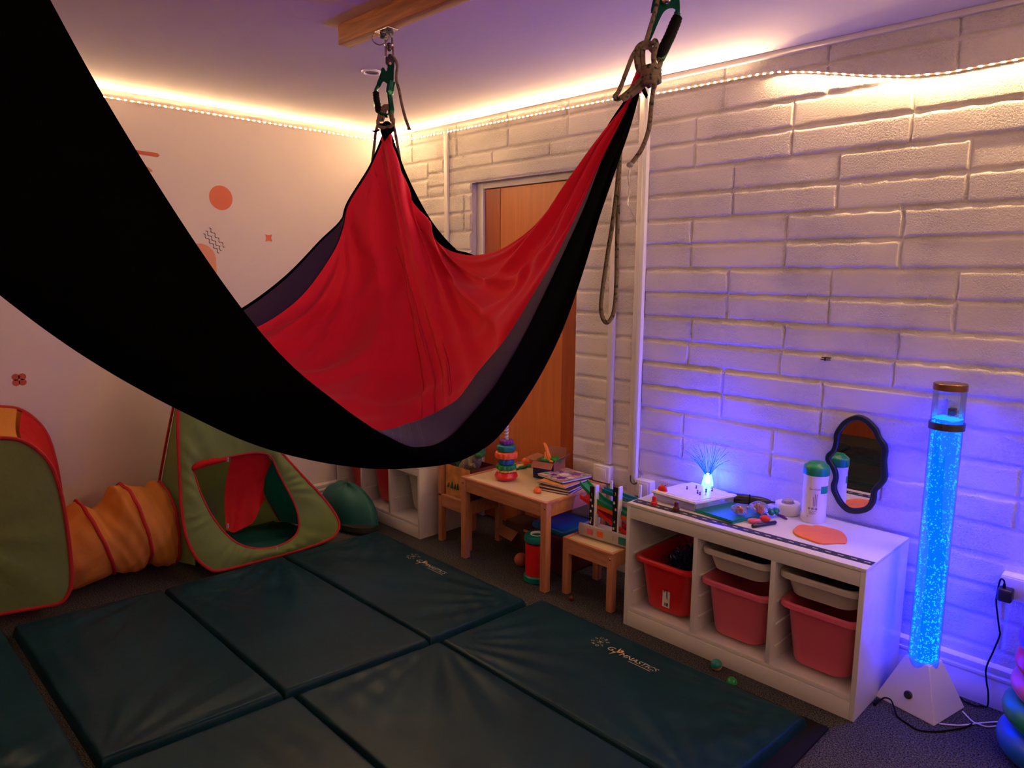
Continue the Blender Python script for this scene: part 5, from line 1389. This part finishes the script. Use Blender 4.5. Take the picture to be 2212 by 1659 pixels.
def stool(x0, x1, y0, y1, label, back=None):
    h = .285; t = thing('wooden_chair' if back else 'wooden_stool', label, 'chair' if back else 'stool', ((x0 + x1) / 2, (y0 + y1) / 2, 0)); w = .034
    for x in (x0, x1 - w):
        for y in (y0, y1 - w):
            tall = back == 'x0' and x == x0
            leg(x, y, w, .54 if tall else h - .008, t)
    for y in (y0 + .004, y1 - .02): MB().box((x0 + .01, y, h - .075), (x1 - .01, y + .016, h - .002), .002).build('apron', 'pine_h', t)
    for x in (x0 + .004, x1 - .02): MB().box((x, y0 + .01, h - .075), (x + .016, y1 - .01, h - .002), .002).build('apron', 'pine', t)
    mb = MB()
    for lo, hi in (((x0, y0, h - .014), (x1, y0 + .016, h)), ((x0, y1 - .016, h - .014), (x1, y1, h)), ((x0, y0 + .015, h - .014), (x0 + .016, y1 - .015, h)), ((x1 - .016, y0 + .015, h - .014), (x1, y1 - .015, h))): mb.box(lo, hi, .002)
    mb.build('seat_frame', 'pine_h', t)
    MB().box((x0 + .01, y0 + .01, h - .014), (x1 - .01, y1 - .01, h - .005)).build('seat', 'tabletop', t)
    MB().lathe([(.0001, 0), (.0055, 0), (.0055, .002), (.004, .003), (.0001, .003)], 14, (x1 - .016, y0 + .001, h - .03), M=Matrix.Rotation(math.pi / 2, 4, 'X')).build('bolt', 'steel', t)
    if back == 'x0':
        for z in (.49, .375): MB().box((x0 + .008, y0 + .03, z), (x0 + .024, y1 - .03, z + .05), .002).build('back_rail', 'pine', t)
    return t


stool(1.00, 1.262, -.425, -.155, 'small pine chair pushed under the end of the play table', 'x0')
stool(1.965, 2.268, -.432, -.165, 'small pine stool carrying the toy car ramp')

# stacking ring toy
SCN = Vector((1.490, -.352, TT))
t = thing('ring_stacker_post', 'clear spiral post rising from the stacked plastic rings on the play table', 'stacking toy', SCN)
mb = MB(); mb.lathe([(.030, .0), (.030, .004), (.010, .006), (.010, .30)] + [(.008, .302), (.0001, .303)], 20, SCN); mb.build('post', 'clear_plastic', t)
hel = [SCN + Vector((.0085 * math.cos(a), .0085 * math.sin(a), .15 + .0028 * a)) for a in np.linspace(0, 54, 260)]
MB().tube(hel, .0028, 6).build('spiral', 'white_plastic', t)
z = .006
for m, R_, hh, wn, lab in (('red_plastic', .062, .040, 0, 'smooth red ring at the bottom of the ring stack'), ('yellow_plastic', .050, .014, 14, 'thin tan fluted ring above the red one in the ring stack'), ('green_plastic', .053, .025, 12, 'green scalloped ring in the ring stack'), ('blue_plastic', .042, .033, 10, 'blue fluted ring in the middle of the ring stack'), ('orange_plastic', .059, .036, 14, 'orange scalloped ring in the ring stack'), ('teal_plastic', .049, .037, 6, 'teal ring near the top of the ring stack'), ('purple_plastic', .036, .027, 12, 'purple fluted ring on top of the ring stack')):
    mb = MB(); prof = [(.013, 0), (R_ - .010, 0), (R_ - .002, hh * .13), (R_, hh * .3), (R_, hh * .7), (R_ - .002, hh * .87), (R_ - .010, hh), (.013, hh), (.013, 0)]
    if wn == 0: prof = [(.013, hh * .1), (R_ - .022, 0), (R_ - .008, hh * .1), (R_, hh * .45), (R_ - .004, hh * .75), (R_ - .016, hh), (R_ - .03, hh * .98), (.013, hh * .7), (.013, hh * .1)]
    rows = []
    for r_, zz in prof:
        ring = []
        for k in range(72):
            a = 2 * math.pi * k / 72; q = r_ * (1 + (.10 * abs(math.cos(wn * a / 2)) - .06 if wn and r_ > .02 else 0)); ring.append(SCN + Vector((q * math.cos(a), q * math.sin(a), z + zz)))
        rows.append(ring)
    mb.loft(rows, False, False); solo(mb, 'stacking_ring', m, lab, 'stacking ring', 'rings of the stacking toy', smooth=40); z += hh + .0005

# open cardboard box with foam bits
BXc = Vector((1.60, -.135, TT)); aa = math.radians(14); ex = Vector((math.cos(aa), math.sin(aa), 0)); ey = Vector((-math.sin(aa), math.cos(aa), 0))
t = thing('toy_box', 'small open cardboard box with a blue printed front standing on the play table', 'box', BXc)
hx, hy, hz = .062, .066, .095
bp = lambda a, b_, c: BXc + ex * a + ey * b_ + Vector((0, 0, c))
ftr = Vector((ex.x, ex.y, 0))


def slab(mb, a, b_, c, d_, th):
    n = (b_ - a).cross(d_ - a).normalized() * th; mb.add([a, b_, c, d_, a + n, b_ + n, c + n, d_ + n], [(3, 2, 1, 0), (4, 5, 6, 7), (0, 1, 5, 4), (1, 2, 6, 5), (2, 3, 7, 6), (3, 0, 4, 7)])


mb = MB(); slab(mb, bp(-hx, -hy, .001), bp(hx, -hy, .001), bp(hx, -hy, hz), bp(-hx, -hy, hz), .0015); mb.build('front_side', 'print_blue', t, smooth=0)
mb = MB(); slab(mb, bp(-hx, hy, .001), bp(-hx, -hy, .001), bp(-hx, -hy, hz), bp(-hx, hy, hz), .0015); mb.build('left_side', 'print_stripe', t, smooth=0)
mb = MB(); slab(mb, bp(hx, -hy, .001), bp(hx, hy, .001), bp(hx, hy, hz), bp(hx, -hy, hz), .0015); slab(mb, bp(hx, hy, .001), bp(-hx, hy, .001), bp(-hx, hy, hz), bp(hx, hy, hz), .0015); mb.build('rear_sides', 'card', t, smooth=0)
mb = MB(); slab(mb, bp(-hx, -hy, .001), bp(-hx, hy, .001), bp(hx, hy, .001), bp(hx, -hy, .001), .001); mb.build('base', 'card', t, smooth=0)
for a, b_, off in ((bp(-hx, -hy, hz), bp(hx, -hy, hz), -ey * .028 + Vector((0, 0, -.030))), (bp(-hx, hy, hz), bp(-hx, -hy, hz), -ex * .052 + Vector((0, 0, .008))), (bp(hx, -hy, hz), bp(hx, hy, hz), ex * .03 + Vector((0, 0, .03))), (bp(hx, hy, hz), bp(-hx, hy, hz), ey * .012 + Vector((0, 0, .055)))):
    mb = MB(); slab(mb, a, b_, b_ + off, a + off, .0015); mb.build('flap', 'card', t, smooth=0)
mb = MB(); mb.ball(bp(-.005, 0, .090), (.040, .045, .026), 18, 12); mb.box((-.012, -.03, .0), (.03, .03, .055), .006, M=Matrix.Translation(bp(.02, .0, .06)) @ Matrix.Rotation(.4, 4, 'Y'))
solo(mb, 'foam_shape', 'green_plastic', 'rounded green toy sticking out of the open cardboard box', 'toy')
mb = MB(); mb.tube(cr([bp(.012, -.02, .092), bp(.002, -.02, .13), bp(-.012, -.018, .165), bp(-.026, -.016, .185)], 6), [.016, .016, .015, .0145, .014, .0135, .013, .0125, .012, .0115, .011, .0105, .010, .0095, .009, .0085, .008, .0078, .006], 12, flat=.75); mb.tube([bp(-.004, -.03, .088), bp(-.012, -.028, .14)], [.010, .006], 10)
mb.ball(bp(.030, -.034, .094), (.014, .010, .008), 12, 8)
solo(mb, 'foam_stick', 'foam_orange', 'curved orange foam horn standing up in the cardboard box', 'toy')

# board books
bk = [(1.795, -.235, 14, .13, .16, 'maroon', 'bottom board book of the pile on the play table'), (1.800, -.232, 10, .13, .16, 'card_dark', 'second board book up in the pile on the play table'), (1.785, -.228, 5, .128, .155, 'dino_print', 'board book with an orange picture under the flower-print one'), (1.760, -.190, -8, .15, .15, 'print_flower', 'flower-print board book open on top of the pile')]
z = TT + .001
for i, (x, y, a, hx_, hy_, m, lab) in enumerate(bk):
    t = thing('board_book', lab, 'book', (x, y, z), 'board books on the play table'); Mx = Matrix.Translation((x, y, z)) @ Matrix.Rotation(math.radians(a), 4, 'Z')
    if i == 3: Mx = Mx @ Matrix.Rotation(math.radians(-1.5), 4, 'Y')
    MB().box((-hx_ * .66, -hy_ * .66, .002), (hx_ * .66, hy_ * .66, .010), .001, M=Mx).build('pages', 'paper', t, smooth=0)
    MB().box((-hx_ * .68, -hy_ * .68, .010), (hx_ * .68, hy_ * .68, .0125), .0008, M=Mx).build('cover', m, t, smooth=0)
    MB().box((-hx_ * .68, -hy_ * .68, 0), (hx_ * .68, hy_ * .68, .002), .0006, M=Mx).build('back_cover', 'maroon' if i % 2 == 0 else 'card_dark', t, smooth=0)
    if i == 3:
        for m2, pts in (('purple_plastic', ((-.05, .02, .016), (.03, .05, .03), (.04, -.06, .026), (-.03, -.05, .018))), ('paper', ((.0, -.005, .026), (.07, -.02, .018))), ('green_plastic', ((-.075, -.06, .014), (.0, -.085, .012), (.085, .06, .012))), ('sticker_peach', ((.06, .02, .012), (-.02, .08, .014), (-.08, .06, .014)))):
            mb = MB()
            for px_, py_, r_ in pts: mb.add([Mx @ Vector((px_ + r_ * (1 + .25 * math.cos(5 * q)) * math.cos(q), py_ + r_ * (1 + .25 * math.cos(5 * q)) * math.sin(q), .0130)) for q in np.linspace(0, 2 * math.pi, 31)[:-1]], [tuple(range(30))])
            mb.build('flower_print', m2, t, smooth=0)
    z += .0135


def half_ball(c, r, m, label, cat='toy', up=(0, 0, 1)):
    mb = MB(); mb.ball(c, r, 24, 16); bmesh.ops.bisect_plane(mb.bm, geom=mb.bm.verts[:] + mb.bm.edges[:] + mb.bm.faces[:], plane_co=c, plane_no=up, clear_inner=True); bmesh.ops.holes_fill(mb.bm, edges=mb.bm.edges)
    return solo(mb, 'half_ball', m, label, cat)


half_ball(Vector((1.765, -.400, TT + .008)), .021, 'orange_plastic', 'orange half ball on the play table beside the books')
mb = MB(); mb.ball((1.352, -.062, TT + .022), (.026, .020, .022), 16, 10); solo(mb, 'putty_lump', 'orange_plastic', 'small orange lump at the back edge of the play table', 'putty')
mb = MB(); mb.box((1.385, -.185, TT), (1.40, -.085, TT + .012), .004); mb.box((1.378, -.15, TT), (1.408, -.11, TT + .014), .005); mb.box((1.382, -.095, TT), (1.412, -.066, TT + .015), .005)
solo(mb, 'toy_crocodile', 'leaf', 'thin dark green toy lying across the back of the play table', 'toy')

# picture box with a plush frog on the chair
t = thing('picture_box', 'open maroon box with orange dinosaur pictures standing on the pine chair', 'box', (1.16, -.30, .285))
z0 = .2865; hx0, hx1, hy0, hy1, ht = 1.045, 1.255, -.40, -.22, .175
for nm, m, a, b_ in (('front_side', 'dino_print', Vector((hx0, hy0, z0)), Vector((hx1, hy0, z0))), ('end_side', 'maroon', Vector((hx1, hy0, z0)), Vector((hx1, hy1, z0))), ('rear_side', 'maroon', Vector((hx1, hy1, z0)), Vector((hx0, hy1, z0))), ('end_side', 'maroon', Vector((hx0, hy1, z0)), Vector((hx0, hy0, z0)))):
    mb = MB(); slab(mb, a, b_, b_ + Vector((0, 0, ht)), a + Vector((0, 0, ht)), .002); mb.build(nm, m, t, smooth=0)
MB().box((hx0, hy0 - .0012, z0), (hx1, hy0 - .0006, z0 + .03)).build('title_band', 'maroon', t, smooth=0)
mb = MB()
for k, x in enumerate((1.07, 1.10, 1.125, 1.15)):
    mb.tube([(x, hy0 - .002, z0 + .045), (x + .004, hy0 - .002, z0 + .07 + .01 * (k % 2))], [.010, .003], 6)
mb.build('leaf_picture', 'leaf', t)
mb = MB(); slab(mb, Vector((hx1, hy0, z0 + ht)), Vector((hx1, hy1, z0 + ht)), Vector((hx1 + .11, hy1, z0 + ht - .075)), Vector((hx1 + .11, hy0, z0 + ht - .075)), .002); mb.build('flap', 'maroon', t, smooth=0)
mb = MB(); slab(mb, Vector((1.285, -.335, z0 + ht - .018)), Vector((1.315, -.335, z0 + ht - .038)), Vector((1.315, -.285, z0 + ht - .038)), Vector((1.285, -.285, z0 + ht - .018)), .003); mb.build('flap_slot', 'paper', t, smooth=0)
FC = Vector((1.205, -.31, .49))
t = thing('plush_frog', 'green plush frog in a grey knitted top leaning out of the picture box', 'soft toy', FC)
mb = MB(); mb.tube(cr([FC + Vector(q) for q in ((-.085, -.01, -.10), (-.06, -.005, -.05), (-.025, 0, -.005), (.012, 0, .025))], 6), [.045, .05, .053, .055, .056, .056, .056, .055, .054, .053, .052, .05, .048, .046, .043, .04, .036, .03, .024], 18); mb.build('knitted_top', 'knit', t)
mb = MB(); mb.ball(FC + Vector((.035, -.005, .055)), (.034, .032, .028), 20, 14); mb.ball(FC + Vector((.048, -.022, .046)), (.026, .024, .016), 16, 10); mb.ball(FC + Vector((.030, -.022, .080)), .012, 12, 8); mb.ball(FC + Vector((.052, .004, .082)), .012, 12, 8); mb.build('head', 'frog_green', t, smooth=60)
for q in ((.034, -.031, .083), (.058, -.006, .085)):
    e = MB().ball(FC + Vector(q), .0075, 12, 8).build('eye', 'paper', t); MB().ball(FC + Vector(q) + Vector((.004, -.0055, .001)), .0035, 10, 6).build('pupil', 'ink', e)
mb = MB(); mb.tube(cr([FC + Vector(q) for q in ((.0, -.045, .01), (.022, -.062, -.01), (.045, -.055, -.005))], 5), .014, 10); mb.build('arm', 'knit', t)
mb = MB()
for q, s_ in (((-.11, -.04, -.03), .022), ((-.135, -.035, -.005), .026), ((-.10, -.05, -.065), .02), ((-.125, -.045, -.055), .02)):
    c_ = FC + Vector(q); mb.add([c_ + Vector((s_ * (1 + .45 * math.cos(6 * a)) * math.cos(a), -.004 * math.cos(3 * a), s_ * 1.3 * (1 + .45 * math.cos(6 * a)) * math.sin(a))) for a in np.linspace(0, 2 * math.pi, 37)[:-1]], [tuple(range(36))])
solo(mb, 'toy_leaves', 'leaf', 'bunch of dark green toy leaves at the corner of the picture box', 'toy', smooth=0)

# ---------------------------------------------------------------- car ramp on the stool
sz = .2855
t = thing('car_ramp_toy', 'toy car ramp with green, orange and red slides on the pine stool', 'toy', (2.14, -.30, sz))
oX = Vector((1.998, -.352, sz)); ax = Vector((1, .055, 0)).normalized(); ay = Vector((-.055, 1, 0)).normalized()
cp = lambda a, b_, c: oX + ax * a + ay * b_ + Vector((0, 0, c))
Mc = frame(oX, ax, (0, 0, 1))
mb = MB(); mb.box((0, 0, .001), (.33, .17, .014), .006, M=Mc); mb.box((.0, -.004, .008), (.33, .014, .062), .005, M=Mc); mb.box((-.002, -.004, .014), (.016, .16, .05), .005, M=Mc); mb.build('base', 'knit' if 0 else 'bin_grey', t)
for k, m in enumerate(('bin_pink', 'orange_plastic', 'bin_white')):
    MB().box((.052 + .058 * k, -.007, .018), (.086 + .058 * k, .002, .048), .002, M=Mc).build('garage_window', m, t)
MB().box((.232, -.007, .014), (.31, .002, .050), .002, M=Mc).build('garage_window', 'teal_plastic', t)


def post(a, b_, h, mark, label_m='black_plastic'):
    p = MB().box((a, b_, .05), (a + .026, b_ + .006, h), .0015, M=Mc).build('support_post', label_m, t, smooth=0)
    MB().box((a + .026, b_ + .001, .05), (a + .034, b_ + .03, h + .004), .0015, M=Mc).build('post_side', 'white_plastic', p, smooth=0)
    mb = MB()
    for (ch, hz) in mark:
        V, Fc = text_geo(ch, .024, 'CENTER'); mb.add([Mc @ Vector((a + .013 + v[0], b_ - .0008, hz + v[1])) for v in V], Fc)
    for q in range(6):
        zz = .07 + q * (h - .09) / 6
        if any(abs(zz - hz - .01) < .022 for _, hz in mark): continue
        mb.box((a + .004 + .009 * (q % 2), b_ - .0008, zz), (a + .013 + .009 * (q % 2), b_ + .0002, zz + .012), M=Mc)
    mb.build('post_print', 'road_line', p, smooth=0)


post(.055, .006, .255, (('1', .205), ('2', .085)))
post(.185, .010, .275, (('3', .235), ('4', .100)))
MB().box((.272, .09, .05), (.284, .10, .285), .002, M=Mc).build('support_post', 'white_plastic', t)
MB().box((.105, .10, .05), (.117, .11, .27), .002, M=Mc).build('support_post', 'white_plastic', t)


def slide(pts, m, w_=.03):
    c_ = cr([cp(*q) for q in pts], 8); n = len(c_); rows = []
    for i, p in enumerate(c_):
        d_ = (c_[min(i + 1, n - 1)] - c_[max(i - 1, 0)]); d_.z = 0; d_.normalize(); s_ = Vector((-d_.y, d_.x, 0))
        rows.append([p + s_ * w_ + Vector((0, 0, .014)), p + s_ * (w_ - .004) + Vector((0, 0, .014)), p + s_ * (w_ - .006), p - s_ * (w_ - .006), p - s_ * (w_ - .004) + Vector((0, 0, .014)), p - s_ * w_ + Vector((0, 0, .014)), p - s_ * w_ - Vector((0, 0, .005)), p + s_ * w_ - Vector((0, 0, .005))])
    mb = MB(); mb.loft(rows); mb.build('slide', m, t, smooth=40)


slide(((-.015, .05, .245), (.03, .05, .215), (.10, .05, .175), (.20, .06, .150), (.28, .06, .135)), 'green_plastic')
slide(((.10, .05, .232), (.16, .07, .218), (.24, .06, .214), (.31, .04, .222)), 'teal_plastic', .022)
slide(((.08, .05, .152), (.15, .06, .138), (.22, .06, .128), (.30, .06, .128)), 'orange_plastic')
slide(((-.02, .06, .175), (.05, .06, .150), (.12, .05, .115), (.20, .05, .080), (.27, .05, .062)), 'red_plastic', .032)
slide(((.20, .03, .048), (.25, .03, .040), (.30, .03, .040)), 'orange_plastic', .024)
mb = MB(); mb.box((-.02, -.012, 0), (.02, .012, .012), .005, M=Mc @ Matrix.Translation((.235, .055, .078))); mb.box((-.010, -.010, .010), (.010, .010, .02), .004, M=Mc @ Matrix.Translation((.235, .055, .078))); solo(mb, 'toy_car', 'red_plastic', 'tiny red toy car at the foot of the red slide', 'toy car')

# ---------------------------------------------------------------- under the table
DC = Vector((1.778, -.412, 0))
t = thing('drum_toy', 'tall red toy drum with teal rims standing under the play table', 'toy drum', DC)
MB().lathe([(.058, .03), (.0585, .20)], 40, DC).build('body', 'bin_red', t)
MB().lathe([(.030, .205), (.052, .206), (.064, .212), (.066, .225), (.062, .240), (.048, .246), (.034, .244), (.030, .236), (.030, .205)], 40, DC).build('top_rim', 'teal_plastic', t)
MB().lathe([(.0001, .001), (.060, .001), (.066, .006), (.066, .030), (.060, .036), (.0001, .036)], 40, DC).build('bottom_rim', 'teal_plastic', t)
MB().lathe([(.028, .238), (.034, .247), (.0355, .244), (.0305, .236), (.028, .238)], 32, DC).build('mouth_ring', 'white_plastic', t)
t = thing('toy_tub', 'dark red tub with a blue rim behind the drum under the play table', 'tub', (1.73, -.16, 0))
mb = MB(); mb.box((1.64, -.30, .001), (1.86, -.05, .215), .02, 3); mb.build('body', 'maroon', t)
mb = MB(); mb.box((1.635, -.305, .215), (1.865, -.045, .25), .012, 3); mb.build('rim', 'blue_plastic', t)
t = thing('card_carton', 'brown cardboard carton lying open under the play table', 'carton', (1.43, -.12, 0))
mb = MB(); mb.box((1.32, -.19, .001), (1.56, -.045, .15), .003); mb.build('carton_body', 'card_dark', t)
mb = MB(); slab(mb, Vector((1.28, -.19, .115)), Vector((1.43, -.20, .105)), Vector((1.43, -.25, .065)), Vector((1.28, -.24, .075)), .003); mb.build('carton_flap', 'card', t, smooth=0)
MB().box((1.47, -.196, .118), (1.60, -.190, .131), .001).build('tape_strip', 'yellow_plastic', t, smooth=0)


def ball(c, r, m, label, m2=None):
    if not m2: return solo(MB().ball(c, r, 24, 16), 'play_ball', m, label, 'ball', 'small balls on the carpet')
    o = half_ball(c, r, m, label, 'ball', Vector((-.15, -.35, 1)).normalized()); o.name = 'play_ball'; o['group'] = 'small balls on the carpet'
    mb = MB(); mb.ball(c, r, 24, 16); n_ = -Vector((-.15, -.35, 1)).normalized(); bmesh.ops.bisect_plane(mb.bm, geom=mb.bm.verts[:] + mb.bm.edges[:] + mb.bm.faces[:], plane_co=c + n_ * .0008, plane_no=n_, clear_inner=True); bmesh.ops.holes_fill(mb.bm, edges=mb.bm.edges); mb.build('lower_half', m2, o)
    return o


ball(Vector((2.848, -.512, .0225)), .0225, 'teal_plastic', 'ball half teal and half tan in front of the long storage unit', 'sticker_tan')
half_ball(Vector((2.935, -.548, .001)), .021, 'green_plastic', 'small green half ball on the carpet in front of the pink bins')
ball(Vector((1.600, -.345, .036)), .036, 'sticker_red', 'dull orange ball half hidden behind the red drum')
ball(Vector((1.80, -.02 - .10, .013)), .013, 'sticker_peach', 'tiny peach ball far under the pine stool')
ball(Vector((2.055, -.462, .012)), .012, 'dark_red_plastic', 'tiny dark red ball on the carpet in front of the pine stool')
